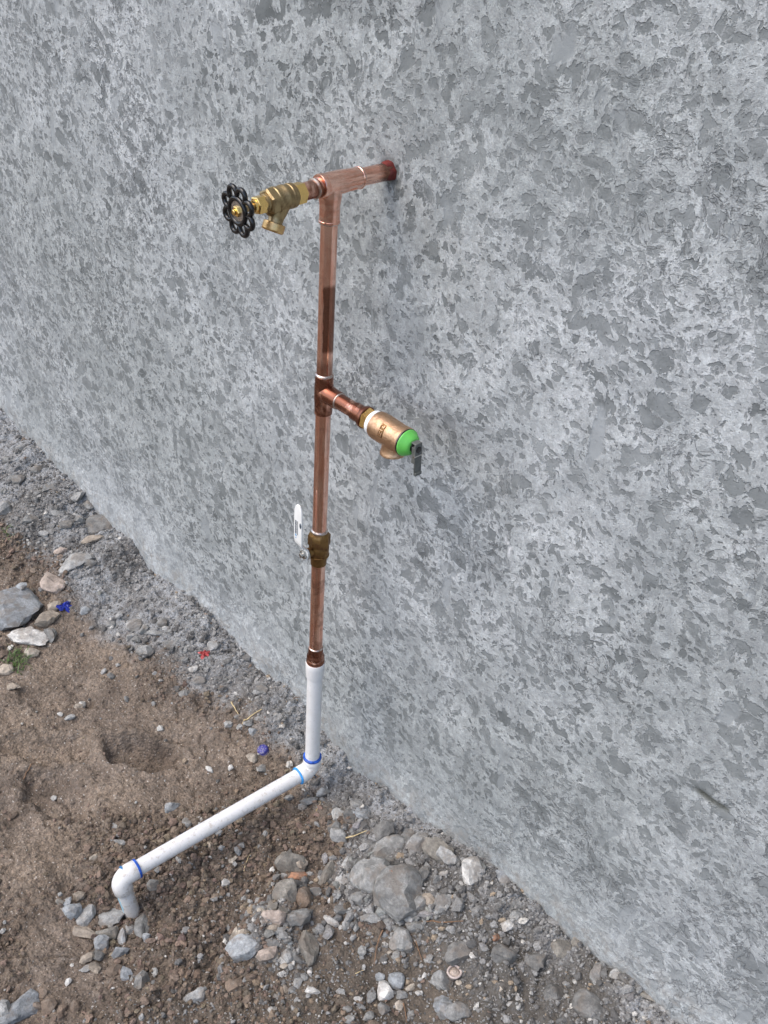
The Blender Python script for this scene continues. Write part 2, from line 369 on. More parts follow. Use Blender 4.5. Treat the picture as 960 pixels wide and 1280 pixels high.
M['grass'] = mat_plain('grass', (.075, .13, .030), .6, .4, sc=300); M['shell'] = mat_plain('pinkish_rim', (.50, .42, .38), .6, .15)

# ------------------------------------------------------------------ mesh helpers
def link(name, verts, faces, mat, parent=None, smooth=True, edges=()):
    me = bpy.data.meshes.new(name); me.from_pydata([tuple(v) for v in verts], list(edges), [tuple(f) for f in faces]); me.update()
    if smooth is True: me.polygons.foreach_set('use_smooth', [True] * len(me.polygons))
    o = bpy.data.objects.new(name, me); COL.objects.link(o); me.materials.append(M[mat] if isinstance(mat, str) else mat)
    if parent is not None: o.parent = parent
    return o
def sharp(o, deg=35):
    me = o.data; bm = bmesh.new(); bm.from_mesh(me); bmesh.ops.recalc_face_normals(bm, faces=bm.faces)
    for e in bm.edges:
        if len(e.link_faces) == 2: e.smooth = e.calc_face_angle(0) < rad(deg)
    for f in bm.faces: f.smooth = True
    bm.to_mesh(me); bm.free(); return o
def bevel(o, wdt, seg=2):
    m = o.modifiers.new('bevel', 'BEVEL'); m.width = wdt; m.segments = seg; m.limit_method = 'ANGLE'; m.angle_limit = rad(40); return o
def tag(o, label=None, cat=None, group=None, kind=None):
    for k, v in (('label', label), ('category', cat), ('group', group), ('kind', kind)):
        if v: o[k] = v
    return o
def frame(d):
    d = np.array(d, float); d /= np.linalg.norm(d); a = np.array([0, 0, 1.]) if abs(d[2]) < .9 else np.array([1., 0, 0])
    u = np.cross(a, d); u /= np.linalg.norm(u); return u, np.cross(d, u), d
def lathe_geo(P, d, prof, seg=40, rot=0., off=0):
    u, v, d = frame(d); P = np.array(P, float); V = []; F = []
    for t, r in prof:
        for k in range(seg):
            a = 2 * math.pi * k / seg + rot; V.append(P + d * t + u * (r * math.cos(a)) + v * (r * math.sin(a)))
    n = len(prof)
    for i in range(n - 1):
        for k in range(seg):
            F.append((off + i * seg + k, off + i * seg + (k + 1) % seg, off + (i + 1) * seg + (k + 1) % seg, off + (i + 1) * seg + k))
    F.append(tuple(off + k for k in range(seg))[::-1]); F.append(tuple(off + (n - 1) * seg + k for k in range(seg)))
    return V, F
def lathe(name, P, d, prof, mat, parent, seg=40, rot=0., extra=()):
    V, F = lathe_geo(P, d, prof, seg, rot)
    for e in extra:
        v2, f2 = lathe_geo(*e, off=len(V)); V += v2; F += f2
    return sharp(link(name, V, F, mat, parent))
def tube_geo(pts, r, seg=10, closed=False, off=0, ref=None):
    pts = [np.array(p, float) for p in pts]; n = len(pts); V = []; F = []
    for i, p in enumerate(pts):
        a = pts[(i - 1) % n] if (closed or i) else p; b = pts[(i + 1) % n] if (closed or i < n - 1) else p
        d = b - a; d /= np.linalg.norm(d)
        rf = np.array(ref, float) if ref is not None else frame(d)[0]
        u = rf - d * (rf @ d); u /= np.linalg.norm(u); v = np.cross(d, u)
        rr = r[i] if hasattr(r, '__len__') else r
        for k in range(seg):
            q = 2 * math.pi * k / seg; V.append(p + u * rr * math.cos(q) + v * rr * math.sin(q))
    for i in range(n if closed else n - 1):
        j = (i + 1) % n
        for k in range(seg): F.append((off + i * seg + k, off + i * seg + (k + 1) % seg, off + j * seg + (k + 1) % seg, off + j * seg + k))
    if not closed: F.append(tuple(off + k for k in range(seg))[::-1]); F.append(tuple(off + (n - 1) * seg + k for k in range(seg)))
    return V, F
def tube(name, pts, r, mat, parent=None, seg=12, closed=False, ref=None):
    V, F = tube_geo(pts, r, seg, closed, 0, ref); return sharp(link(name, V, F, mat, parent), 50)
def prof_round(r, t0, t1, e=.0006):
    return [(t0, r - e), (t0 + e, r), (t1 - e, r), (t1, r - e)]

# ================================================================== WALL (thing)
def build_wall():
    def axis(lo, hi, a, b, step):
        c = list(np.arange(a, b + 1e-9, step)); s = step; x = a
        L = []
        while x > lo: s *= 1.35; x -= s; L.append(max(x, lo))
        s = step; x = b; R_ = []
        while x < hi: s *= 1.35; x += s; R_.append(min(x, hi))
        return np.array(L[::-1] + c + R_)
    xs = axis(-7, 5, -1.75, .98, .005); zs = axis(-.5, 2.9, -.12, 1.42, .005)
    X, Z = np.meshgrid(xs, zs); n = X.size
    y = WALL_Y - .0022 * fbm(X * 6, Z * 6, 3, 5) - .0012 * fbm(X * 26, Z * 26, 3, 15)
    # thicker slumped stucco foot, uneven
    base = wallz(X); hgt = Z - base
    foot = (1 - sst(-.01, .10 + .03 * fbm(X * 5, X * 0, 2, 3), hgt))
    y = y - foot * (.010 + .006 * fbm(X * 8, Z * 8, 2, 13))
    g0, g1 = atw(866, 986), atw(912, 1016)
    def seg_d(a, b):
        ab = np.array([b[0] - a[0], b[2] - a[2]]); L = np.hypot(*ab); ab /= L
        tx = (X - a[0]) * ab[0] + (Z - a[2]) * ab[1]; pn = -(X - a[0]) * ab[1] + (Z - a[2]) * ab[0]
        return tx / L, pn
    tt, pn = seg_d(g0, g1); gou = sst(-.05, .15, tt) * (1 - sst(.85, 1.1, tt)) * (1 - sst(.003, .006, np.abs(pn) * (1 + 0 * tt)))
    y = y + gou * .003
    rr = np.hypot(X - .0035, Z - 1.074); hole = 1 - sst(.0160, .0205, rr + .005 * fbm(X * 160, Z * 160, 2, 9))
    y = y + hole * .003; gou = np.maximum(gou, hole * .45)  # shadow of the entry chips goes into the colour as well
    d0, d1 = atw(634, 672), atw(638, 694); td, pd = seg_d(d0, d1)
    drip = sst(-.1, .1, td) * (1 - sst(.9, 1.1, td)) * (1 - sst(.0015, .004, np.abs(pd + .002 * np.sin(td * 9))))
    V = np.stack([X, y, Z], -1).reshape(-1, 3)
    r, c = X.shape; idx = np.arange(n).reshape(r, c)
    F = np.stack([idx[:-1, :-1], idx[:-1, 1:], idx[1:, 1:], idx[1:, :-1]], -1).reshape(-1, 4)
    # back and rim
    x0, x1, z0, z1 = xs[0], xs[-1], zs[0], zs[-1]; yb = WALL_Y + .2
    V = np.vstack([V, [[x0, yb, z0], [x1, yb, z0], [x1, yb, z1], [x0, yb, z1]]])
    rim = [list(idx[0, :]), list(idx[:, -1]), list(idx[-1, ::-1]), list(idx[::-1, 0])]
    F = [tuple(int(q) for q in f) for f in F]
    F += [(n + 1, n, n + 3, n + 2), tuple(int(q) for q in idx[0, ::-1]) + (n, n + 1), tuple(int(q) for q in idx[::-1, -1]) + (n + 1, n + 2),
          tuple(int(q) for q in idx[-1, :]) + (n + 2, n + 3), tuple(int(q) for q in idx[:, 0]) + (n + 3, n)]
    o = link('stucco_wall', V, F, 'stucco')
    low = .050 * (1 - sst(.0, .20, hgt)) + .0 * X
    for nm, arr in (('lowwall', low), ('gouge_and_shade', gou), ('drip', drip)):
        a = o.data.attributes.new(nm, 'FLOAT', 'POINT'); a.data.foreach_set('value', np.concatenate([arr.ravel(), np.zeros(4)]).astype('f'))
    tag(o, 'rough grey cement stucco wall, mottled with darker trowelled patches, rising behind the pipes', 'wall')
    return o
build_wall()

# ================================================================== GROUND (structure)
def build_ground():
    def grow(a, hi, step, f=1.25):
        s = step; L = []; x = a
        while x < hi: s *= f; x += s; L.append(min(x, hi))
        return L
    cx = list(np.arange(-1.68, .90, .0030)); xs = np.array([-q for q in grow(1.68, 70, .003)][::-1] + cx + grow(.90, 70, .003))
    cy = list(np.arange(-.74, .1061, .0030)); ys = np.array([-q for q in grow(.74, 70, .003)][::-1] + cy + grow(.106, 70, .02, 1.6))
    X, Y = np.meshgrid(xs, ys); Z = H(X, Y)
    r, c = X.shape; idx = np.arange(X.size).reshape(r, c)
    F = np.stack([idx[:-1, :-1], idx[:-1, 1:], idx[1:, 1:], idx[1:, :-1]], -1).reshape(-1, 4)
    me = bpy.data.meshes.new('ground'); me.vertices.add(X.size); me.vertices.foreach_set('co', np.stack([X, Y, Z], -1).ravel().astype('f'))
    me.loops.add(F.size); me.loops.foreach_set('vertex_index', F.ravel().astype('i'))
    me.polygons.add(len(F)); me.polygons.foreach_set('loop_start', (np.arange(len(F)) * 4).astype('i'))
    me.update(calc_edges=True); me.polygons.foreach_set('use_smooth', np.ones(len(F), bool))
    o = bpy.data.objects.new('ground', me); COL.objects.link(o); me.materials.append(M['soil'])
    d = WALL_Y - Y
    gm = grey_mask(X, Y); cm = clod_mask(X, Y)
    pale = (1 - sst(.015, np.where(X < 0, .13, .085), d + .03 * fbm(X * 12, Y * 12, 3, 33))) * sst(-.35, .1, fbm(X * 6, X * 0 + 7, 2, 44) + .15)
    pale = np.maximum(pale, .75 * gm * (X < .05) * sst(-.12, .12, fbm(X * 7 + 8, Y * 7, 3, 68)))
    pale = np.maximum(pale, .8 * gau(X, Y, -.50, .0, .16, .05, -.1) * sst(-.2, .3, fbm(X * 15, Y * 15, 3, 46)))
    dk = sst(.22, .42, X - Y * .3) * .95 * (1 - pale) + .5 * gau(X, Y, .08, -.28, .1, .14)
    for nm, arr in (('grey', gm), ('clod', cm), ('pale', pale), ('darkg', dk)):
        a = me.attributes.new(nm, 'FLOAT', 'POINT'); a.data.foreach_set('value', arr.ravel().astype('f'))
    tag(o, 'bare brown soil turning to grey mortar rubble at the foot of the wall', kind='structure')
build_ground()

# ================================================================== STANDPIPE (thing with parts)
root = bpy.data.objects.new('standpipe', None); COL.objects.link(root); root.empty_display_size = .1
tag(root, 'copper and white plastic water standpipe with three valves standing in front of the wall', 'standpipe')
LX, LY = .0045, .005        # the riser leans a touch
def ax(z): return np.array([LX * z, LY * z, z])
UP = ax(1.) / np.linalg.norm(ax(1.))
ZT, ZM = 1.074, .7860
RC = .0111                   # copper tube radius
OUT = np.array([-.020 / .373, -1, 0]); OUT /= np.linalg.norm(OUT)
# -- white plastic lower run
def elbow(name, P, d1, d2, parent):
    """socket elbow: from mouth at P+d1*.03 round to P+d2*.03"""
    d1 = np.array(d1, float); d2 = np.array(d2, float); pts = [P + d1 * .031, P + d1 * .0305, P + d1 * .018]
    rr = [.0158, .0164, .0166]
    for k in range(1, 10):
        a = k / 10 * math.pi / 2; pts.append(P + d1 * (.018 * (1 - math.sin(a))) + d2 * (.018 * (1 - math.cos(a)))); rr.append(.0166 - .0006 * math.sin(2 * a))
    pts += [P + d2 * .018, P + d2 * .0305, P + d2 * .031]; rr += [.0166, .0164, .0158]
    return tube(name, pts, rr, 'pvc', parent, 40, ref=np.cross(d1, d2))
E1 = np.array([0, 0, 0.]); E2 = np.array([-.022, -.3860, -.002]); dH = (E2 - E1) / np.linalg.norm(E2 - E1)
up = lathe('plastic_riser', ax(.016), UP, [(0, .01335), (.230, .01335)], 'pvc', root)
e1 = elbow('plastic_elbow', E1, UP, dH, root)
hz = lathe('plastic_run', E1 + dH * .016, dH, [(0, .01335), (.355, .01335)], 'pvc', root, 48)
DR = np.array([.09, .10, -1.]); DR /= np.linalg.norm(DR)
e2 = elbow('plastic_elbow', E2, -dH, DR, root)
dp = lathe('plastic_drop', E2 + DR * .016, DR, [(0, .01335), (.20, .01335)], 'pvc', root)
lathe('glue_ring', ax(.030), UP, [(-.0008, .0150), (.0000, .01705), (.0028, .0168), (.0040, .0136)], 'glue', e1)
lathe('glue_ring', E1 + dH * .030, dH, [(-.0006, .0150), (.0002, .0170), (.0020, .0165), (.0030, .0136)], 'glue_light', e1)
lathe('glue_ring', E2 - dH * .030, -dH, [(-.0010, .0150), (-.0002, .0171), (.0032, .0168), (.0046, .0136)], 'glue', e2)
# faint ink lettering down the horizontal run: attribute read by the plastic material
def add_print(o, P, d, side, t0, t1, half):
    me = o.data; u = np.array(side, float); u /= np.linalg.norm(u)
    V = np.array([v.co for v in me.vertices]); q = V - P; ta = q @ d; rad_ = q - np.outer(ta, d); rn = rad_ / np.maximum(np.linalg.norm(rad_, axis=1), 1e-9)[:, None]
    val = (1 - sst(half, half * 1.6, np.arccos(np.clip(rn @ u, -1, 1))))
    a = me.attributes.new('print', 'FLOAT', 'POINT'); a.data.foreach_set('value', val.astype('f'))
def resample(o_old, name, P, d, t0, t1, n, r, mat, parent, seg):
    bpy.data.objects.remove(o_old); return lathe(name, P, d, [(t0 + (t1 - t0) * k / n, r) for k in range(n + 1)], mat, parent, seg)
hz = resample(hz, 'plastic_run', E1 + dH * .016, dH, 0, .355, 40, .01335, 'pvc', root, 64)
add_print(hz, E1, dH, (-.75, 0, .66), 0, 1, .10)
def patch_on_tube(name, P, d, side, r, t0, t1, a0, a1, mat, parent):
    """thin smear following the tube surface"""
    d = np.array(d, float); d /= np.linalg.norm(d); u = np.array(side, float); u = u - d * (u @ d); u /= np.linalg.norm(u); v = np.cross(d, u); V = []; F = []
    nt_, na = 9, 7
    for i in range(nt_):
        for j in range(na):
            f = i / (nt_ - 1); g = j / (na - 1); wob = (math.sin(i * 2.1) * .12 + math.sin(i * 4.7) * .1) * (a1 - a0)
            sh = math.sin(math.pi * min(max(f, .04), .96)) ** .4; a = (a0 + a1) / 2 + (a1 - a0) * (g - .5) * sh + wob * (.5 if j in (0, na - 1) else .3)
            V.append(P + d * (t0 + (t1 - t0) * f) + (u * math.cos(a) + v * math.sin(a)) * (r + .00025 * (1 - abs(2 * g - 1) ** 4)))
    for i in range(nt_ - 1):
        for j in range(na - 1): F.append((i * na + j, i * na + j + 1, (i + 1) * na + j + 1, (i + 1) * na + j))
    return link(name, V, F, mat, parent)
patch_on_tube('primer_smear', E2 + DR * .016, DR, (.05, -1, 0), .01345, .022, .064, -.30, .42, 'glue_smear', dp)
patch_on_tube('primer_smear', E2, -dH, (-.6, -.1, .8), .0167, .006, .010, -.5, .5, 'glue_light', e2)
patch_on_tube('ink_mark', E1, (.2, .25, -.3), (.92, -.75, .15), .0164, -.010, .012, -.12, .10, 'ink', e1)
# collar where plastic meets copper
lathe('plastic_socket', ax(.236), UP, [(0, .0134), (.001, .0150), (.006, .0156), (.024, .0163), (.0335, .0166), (.0345, .0160)], 'pvc', root)
lathe('copper_adapter', ax(.268), UP, [(0, .0140), (.001, .0150), (.004, .0157), (.008, .0154), (.0105, .0140), (.0125, .0143), (.0150, .0150), (.0175, .0147), (.020, .0132), (.024, .0126), (.034, .0125), (.0355, .0118)], 'copper_dark', root, 48)
lathe('solder_ring', ax(.3025), UP, [(0, .0112), (.0005, .0125), (.0020, .0122), (.0028, .0112)], 'solder', root)
# copper tube lengths
lathe('copper_tube', ax(.300), UP, [(0, RC), (.19, RC)], 'copper_mid', root, 48)
lathe('copper_tube', ax(.540), UP, [(0, RC), (.222, RC)], 'copper', root, 48)
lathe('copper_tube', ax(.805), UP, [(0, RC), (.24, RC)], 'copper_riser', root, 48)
# ball valve
vb = lathe('ball_valve', ax(.481), UP, [(0, .0112), (.0012, .0126), (.0160, .0130), (.0175, .0150), (.0190, .0156), (.0360, .0158), (.0375, .0150), (.0400, .0150), (.0600, .0140), (.0620, .0125), (.0640, .0115)], 'brass_dark', root, 48)
lathe('hex_collar', ax(.5195), UP, [(0, .0155), (.0015, .0176), (.0180, .0176), (.0215, .0150), (.0235, .0130)], 'brass_dark', vb, 8, .2)
lathe('body_ridge', ax(.4985), UP, [(0, .0150), (.0008, .0164), (.0030, .0164), (.0038, .0150)], 'brass_dark', vb, 40)
lathe('solder_ring', ax(.5445), UP, [(0, .0112), (.0004, .0132), (.0024, .0130), (.0042, .0112)], 'solder', vb)
sp = ax(.5105); sdv = np.array([-.12, -1, 0.]); sdv /= np.linalg.norm(sdv)
lathe('valve_stem', sp, sdv, [(.012, .0078), (.0195, .0078), (.0200, .0060), (.026, .0060)], 'brass_dark', vb, 24)
hn = lathe('handle_nut', sp, sdv, [(.0250, .0070), (.0255, .0078), (.0300, .0078), (.0305, .0070)], 'steel', vb, 6, extra=[(sp, sdv, [(.0300, .0042), (.0335, .0042), (.0340, .0036)], 20, 0.), (sp, sdv, [(.0215, .0100), (.0222, .0105), (.0236, .0105), (.0242, .0100)], 28, 0.)])
# handle plate (white), strip profile in the plane of (side, up), thickness along sdv
side = np.cross(np.array([0, 0, 1.]), sdv)    # image right-ish
def strip(name, path, widths, thick, mat, parent, ucut=None):
    """path: (out, up) pairs along sdv / z ; widths half-width"""
    V = []; F = []; n = len(path)
    for i, ((o_, z_), hw) in enumerate(zip(path, widths)):
        a = path[max(i - 1, 0)]; b = path[min(i + 1, n - 1)]; t_ = np.array([b[0] - a[0], b[1] - a[1]]); t_ /= np.linalg.norm(t_); nrm = np.array([t_[1], -t_[0]])
        for sgn in (-1, 1):
            for th in (-.5, .5):
                V.append(sp + sdv * (o_ + nrm[0] * th * thick) + np.array([0, 0, 1.]) * (z_ + nrm[1] * th * thick) + side * hw * sgn)
    for i in range(n - 1):
        a = i * 4; b = a + 4; F += [(a, a + 1, b + 1, b), (a + 1, a + 3, b + 3, b + 1), (a + 3, a + 2, b + 2, b + 3), (a + 2, a, b, b + 2)]
    F += [(0, 2, 3, 1), (n * 4 - 4, n * 4 - 3, n * 4 - 1, n * 4 - 2)]
    return bevel(sharp(link(name, V, F, mat, parent), 40), .0007)
lv = strip('lever_handle', [(.0245, -.009), (.0245, .0), (.0245, .008), (.0255, .012), (.0340, .020), (.0368, .0235), (.0375, .030), (.0375, .05), (.0375, .070), (.0375, .0850), (.0372, .0920), (.0368, .0960)],
           [.0060, .0088, .0088, .0090, .0098, .0104, .0108, .0108, .0106, .0098, .0070, .0030], .0026, 'white_paint', vb)
def bars(name, items, mat, parent):
    V = []; F = []
    for (s0, s1, z0, z1) in items:
        b = len(V)
        for q in (.0389, .0393):
            for s_, z_ in ((s0, z0), (s1, z0), (s1, z1), (s0, z1)): V.append(sp + sdv * q + side * s_ + np.array([0, 0, z_]))
        F += [(b + 4, b + 5, b + 6, b + 7), (b, b + 1, b + 5, b + 4), (b + 1, b + 2, b + 6, b + 5), (b + 2, b + 3, b + 7, b + 6), (b + 3, b, b + 4, b + 7), (b, b + 3, b + 2, b + 1)]
    return link(name, V, F, mat, parent, False)
rnd = random.Random(3)
z = .066; it = []
while z > .044:            # illegibly small upright lettering on the handle
    h_ = rnd.uniform(.0014, .0026); a = rnd.uniform(-.0002, .0008)
    it.append((-.0064 + a, -.0030, z - h_, z)); it.append((-.0064, -.0052 + a, z - h_ * 1.25, z - h_ * .9)); z -= h_ + .0011
bars('handle_lettering', it, 'ink', lv)
bars('handle_lettering', [(-.0006, .0006, q, q + .0022) for q in np.arange(.0415, .066, .0029)], 'ink', lv)
bars('handle_lettering', [(-.0064, -.0030, .0375, .0405), (-.0060, -.0035, .0335, .0347)], 'ink_blue', lv)
V, F = lathe_geo(sp + side * .0078 + np.array([0, 0, .063]), sdv, [(.0370, .0025), (.0391, .0025)], 20); V = [v + np.array([0, 0, 1.]) * (v[2] - sp[2] - .063) * .9 for v in V]
link('handle_hole', V, F, 'ink', lv)

# middle tee and relief-valve branch
AX = np.array([1, .0, .0]); AX /= np.linalg.norm(AX); PM = ax(ZM)
tee = lathe('middle_tee', ax(.752), UP, [(0, .0113), (.0008, .0128), (.016, .0129), (.024, .0136), (.043, .0136), (.050, .0130), (.0595, .0129), (.0605, .0120)], 'copper_dark', root, 48,
            extra=[(PM, AX, [(.0, .0137), (.010, .0137), (.0145, .0132), (.018, .0127), (.033, .0127), (.034, .0118)], 40, 0.)])
lathe('solder_ring', ax(.8118), UP, [(0, .0112), (.0004, .0131), (.0020, .0130), (.0034, .0112)], 'solder', tee)
lathe('solder_ring', PM, AX, [(.0335, .0111), (.0339, .0124), (.0352, .0120), (.0358, .0111)], 'solder', tee)
lathe('branch_tube', PM, AX, [(.030, RC), (.072, RC)], 'copper_dark', root, 40)
lathe('thread_adapter', PM, AX, [(.066, .0112), (.067, .0126), (.084, .0127), (.0845, .0150), (.086, .0158), (.090, .0158), (.091, .0150)], 'copper_dark', root, 40)
PM = PM + AX * .004
lathe('brass_hex', PM, AX, [(.0875, .0150), (.0882, .0160), (.098, .0160), (.099, .0150)], 'brass_bright', root, 6, .35)
lathe('thread_tape', PM, AX, [(.0985, .0125), (.0990, .0160), (.1000, .0170), (.1060, .0172), (.1085, .0168), (.1090, .0130)], 'teflon', root, 40)
# relief valve
rv = lathe('relief_valve', PM, AX, [(.1065, .0168), (.1075, .0188), (.112, .0196), (.124, .0198), (.131, .0194), (.142, .0190), (.150, .0188), (.156, .0193), (.162, .0196), (.1632, .0186)], 'bronze', root, 56,
           extra=[(PM + AX * .139 + np.array([0, 0, .000]), (0.06, 0, -1.), [(0, .0155), (.014, .0152), (.020, .0156), (.0240, .0166), (.0255, .0174), (.0280, .0174), (.0287, .0150), (.0280, .0130), (.016, .0125)], 40, 0.)])
# cast plate with raised letters on the body (facing the viewer)
def on_body(t, a, r):
    e1_ = np.array([0, 0, 1.]); e2_ = np.array([AX[1], -AX[0], 0.]); e2_ = e2_ if e2_[1] < 0 else -e2_
    return PM + AX * t + e1_ * (r * math.sin(a)) + e2_ * (r * math.cos(a))
def body_patch(name, t0, t1, a0, a1, r0, r1, mat, parent, bars_):
    V = []; F = []
    for (s0, s1, b0, b1, rr) in bars_:
        n = 5; base = len(V)
        for i in range(n):
            a = b0 + (b1 - b0) * i / (n - 1)
            for t_ in (s0, s1):
                V.append(on_body(t_, a, r0)); V.append(on_body(t_, a, rr))
        for i in range(n - 1):
            q = base + i * 4; F += [(q + 1, q + 3, q + 7, q + 5), (q, q + 1, q + 5, q + 4), (q + 3, q + 2, q + 6, q + 7)]
        F += [(base, base + 2, base + 3, base + 1), (base + n * 4 - 4, base + n * 4 - 3, base + n * 4 - 1, base + n * 4 - 2)]
    return sharp(link(name, V, F, mat, parent), 30)
R0 = .0190
body_patch('cast_panel', 0, 0, 0, 0, .0180, 0, 'brass_dark', rv, [(.1275, .1375, .02, .98, .01955)])
LT = .0204
body_patch('cast_letter', 0, 0, 0, 0, .0190, 0, 'bronze', rv, [(.1285, .1300, .08, .42, LT), (.1350, .1365, .08, .42, LT), (.1285, .1365, .08, .15, LT), (.1318, .1332, .2, .42, LT)])
body_patch('cast_letter', 0, 0, 0, 0, .0190, 0, 'bronze', rv, [(.1285, .1365, .50, .56, LT), (.1285, .1300, .56, .90, LT), (.1350, .1365, .70, .90, LT), (.1325, .1365, .72, .78, LT)])
lathe('cap_gasket', PM, AX, [(.1628, .0184), (.1632, .0190), (.1648, .0190), (.1652, .0184)], 'black', rv, 48)
lathe('green_cap', PM, AX, [(.1646, .0182), (.1652, .0186), (.1668, .0184), (.1674, .0176), (.1700, .0164), (.1704, .0158), (.1732, .0146), (.1740, .0137), (.1765, .0122), (.1778, .0100), (.1782, .0060)], 'green', rv, 56)
lathe('cap_spindle', PM, AX, [(.1775, .0072), (.1800, .0072), (.1805, .0050), (.188, .0045), (.1885, .0030)], 'black', rv, 24)
# test lever: folded strip hanging down from the spindle
def box_geo(c, u, v, w_, hu, hv, hw, off=0):
    c, u, v, w_ = [np.array(q, float) for q in (c, u, v, w_)]; V = [c + u * hu * a + v * hv * b + w_ * hw * d for a in (-1, 1) for b in (-1, 1) for d in (-1, 1)]
    F = [(0, 1, 3, 2), (4, 6, 7, 5), (0, 4, 5, 1), (2, 3, 7, 6), (0, 2, 6, 4), (1, 5, 7, 3)]; return V, [tuple(i + off for i in f) for f in F]
def boxes(name, L, mat, parent, bw=.0006):
    V = []; F = []
    for b in L:
        v, f = box_geo(*b, off=len(V)); V += v; F += f
    return bevel(sharp(link(name, V, F, mat, parent), 30), bw)
YH = np.array([AX[1], -AX[0], 0.]); ZH = np.array([0, 0, 1.])
tl = np.array([.10, -.05, -1.]); tl /= np.linalg.norm(tl); tn = np.cross(YH, tl)
LP = PM + AX * .186 + ZH * .004
boxes('test_lever', [(LP + tl * .0170, YH, tl, tn, .0062, .0220, .0010), (LP + tl * .012 + YH * .0052 - AX * .003, YH, tl, tn, .0007, .0115, .0032), (LP + tl * .012 - YH * .0052 - AX * .003, YH, tl, tn, .0007, .0115, .0032),
                     (LP - AX * .0035 + ZH * .0045, YH, AX, ZH, .0058, .0045, .0008), (LP + tl * .0375 + AX * .0010, YH, tl, tn, .0058, .0022, .0018)], 'black_steel', rv)
lathe('lever_pin', LP + YH * .0075 + tl * .0125, -YH, [(0, .0014), (.015, .0014)], 'steel', rv, 12)

# top tee, stub into wall and hose tap
Y1 = np.array([-.012, 1, .0]); Y1 /= np.linalg.norm(Y1); PT = ax(ZT)
tt_ = lathe('top_tee', PT, Y1, [(-.0185, .0118), (-.0180, .0143), (-.0172, .0148), (-.0120, .0150), (-.0105, .0140), (-.006, .0145), (.018, .0146), (.026, .0138), (.030, .0136), (.0445, .0136), (.0450, .0141), (.0470, .0141), (.0476, .0125)], 'copper_tee', root, 48,
            extra=[(ax(1.026), UP, [(0, .0113), (.0006, .0137), (.0030, .0137), (.0036, .0131), (.022, .0131), (.028, .0140), (.034, .0150), (.048, .0138)], 40, 0.)])
lathe('solder_ring', ax(1.0245), UP, [(0, .0112), (.0006, .0124), (.0022, .0127), (.0030, .0112)], 'solder', tt_)
lathe('solder_ring', PT, Y1, [(.0474, .0112), (.0476, .0130), (.0490, .0126), (.0500, .0112)], 'solder', tt_)
# saddle ridge of the cast tee
boxes('seam', [(PT + Y1 * .014 + np.array([.0131, 0, -.0035]), Y1, ZH, np.array([1., 0, 0]), .027, .0009, .0012), (PT + Y1 * .014 + np.array([.0105, 0, -.0090]), Y1, ZH, np.array([1., 0, 0]), .022, .0010, .0012)], 'copper', tt_, .0005)
stub = lathe('wall_stub', PT, Y1, [(.040, RC), (.150, RC)], 'copper_stub', root, 48)
V, F = [], []
nseg = 40; rr_ = random.Random(5)
prf = [(.0885, .0112), (.0895, .01165), (.0940, .0120), (.0980, .0124), (.1040, .0134)]
for t_, r_ in prf:
    for k in range(nseg):
        a = 2 * math.pi * k / nseg; q = r_ * (1 + .06 * math.sin(3 * a + t_ * 90) + .05 * math.sin(7 * a)) if r_ > .0114 else r_
        V.append(PT + Y1 * (t_ + (.0016 * math.sin(3 * a + 1) + .0010 * math.sin(7 * a) if t_ < .1 else 0)) + np.array([1., 0, 0]) * q * math.cos(a) + ZH * q * math.sin(a))
for i in range(len(prf) - 1):
    for k in range(nseg): F.append((i * nseg + k, i * nseg + (k + 1) % nseg, (i + 1) * nseg + (k + 1) % nseg, (i + 1) * nseg + k))
link('red_sealant_collar', V, F, 'redcaulk', stub)
# outward pieces: distance along O = -Y1
O_ = -Y1 * 1.035 + np.array([0, 0, -.055])
lathe('reducer', PT, O_, [(.012, .0118), (.0195, .0122), (.0205, .0108), (.0225, .0104), (.0245, .0104)], 'copper_dark', root, 40)
lathe('solder_ring', PT, O_, [(.0238, .0105), (.0242, .0124), (.0262, .0128), (.0272, .0105)], 'solder', root, 40)
lathe('male_adapter', PT, O_, [(.0265, .0098), (.0272, .0108), (.0440, .0108), (.0448, .0100)], 'copper_dark', root, 40)
HB = lathe('hose_tap', PT, O_, [(.0560, .0115), (.0575, .0132), (.0590, .0146), (.0650, .0150), (.0660, .0143), (.0710, .0146), (.0722, .0155), (.0750, .0155), (.0762, .0147), (.0830, .0148), (.0842, .0158), (.0865, .0158), (.0875, .0146), (.0930, .0140), (.0950, .0115)], 'brass', root, 56)
lathe('brass_hex', PT, O_, [(.0435, .0110), (.0442, .0133), (.0570, .0133), (.0578, .0118)], 'brass_bright', HB, 6, .15)
lathe('bonnet', PT, O_, [(.0872, .0158), (.0880, .0166), (.0965, .0166), (.0985, .0140)], 'brass', HB, 6, .5, extra=[(PT, O_, [(.097, .0112), (.1015, .0108), (.102, .0098), (.104, .0098)], 32, 0.)])
lathe('packing_nut', PT, O_, [(.1025, .0100), (.1032, .0110), (.1135, .0110), (.1145, .0095)], 'brass_bright', HB, 6, .2, extra=[(PT, O_, [(.113, .0078), (.1175, .0070), (.118, .005)], 24, 0.)])
lathe('tap_stem', PT, O_, [(.114, .0042), (.1370, .0042)], 'brass', HB, 20)
sd_ = np.array([.06, -.42, -.88]); sd_ /= np.linalg.norm(sd_)
SPc = PT + O_ * .0735 + ZH * -.004
lathe('spout', SPc, sd_, [(0, .0125), (.012, .0110), (.018, .0094), (.0235, .0090), (.0255, .0100), (.0260, .0128), (.0350, .0128), (.0360, .0118), (.0355, .0092), (.027, .0088)], 'brass', HB, 44)
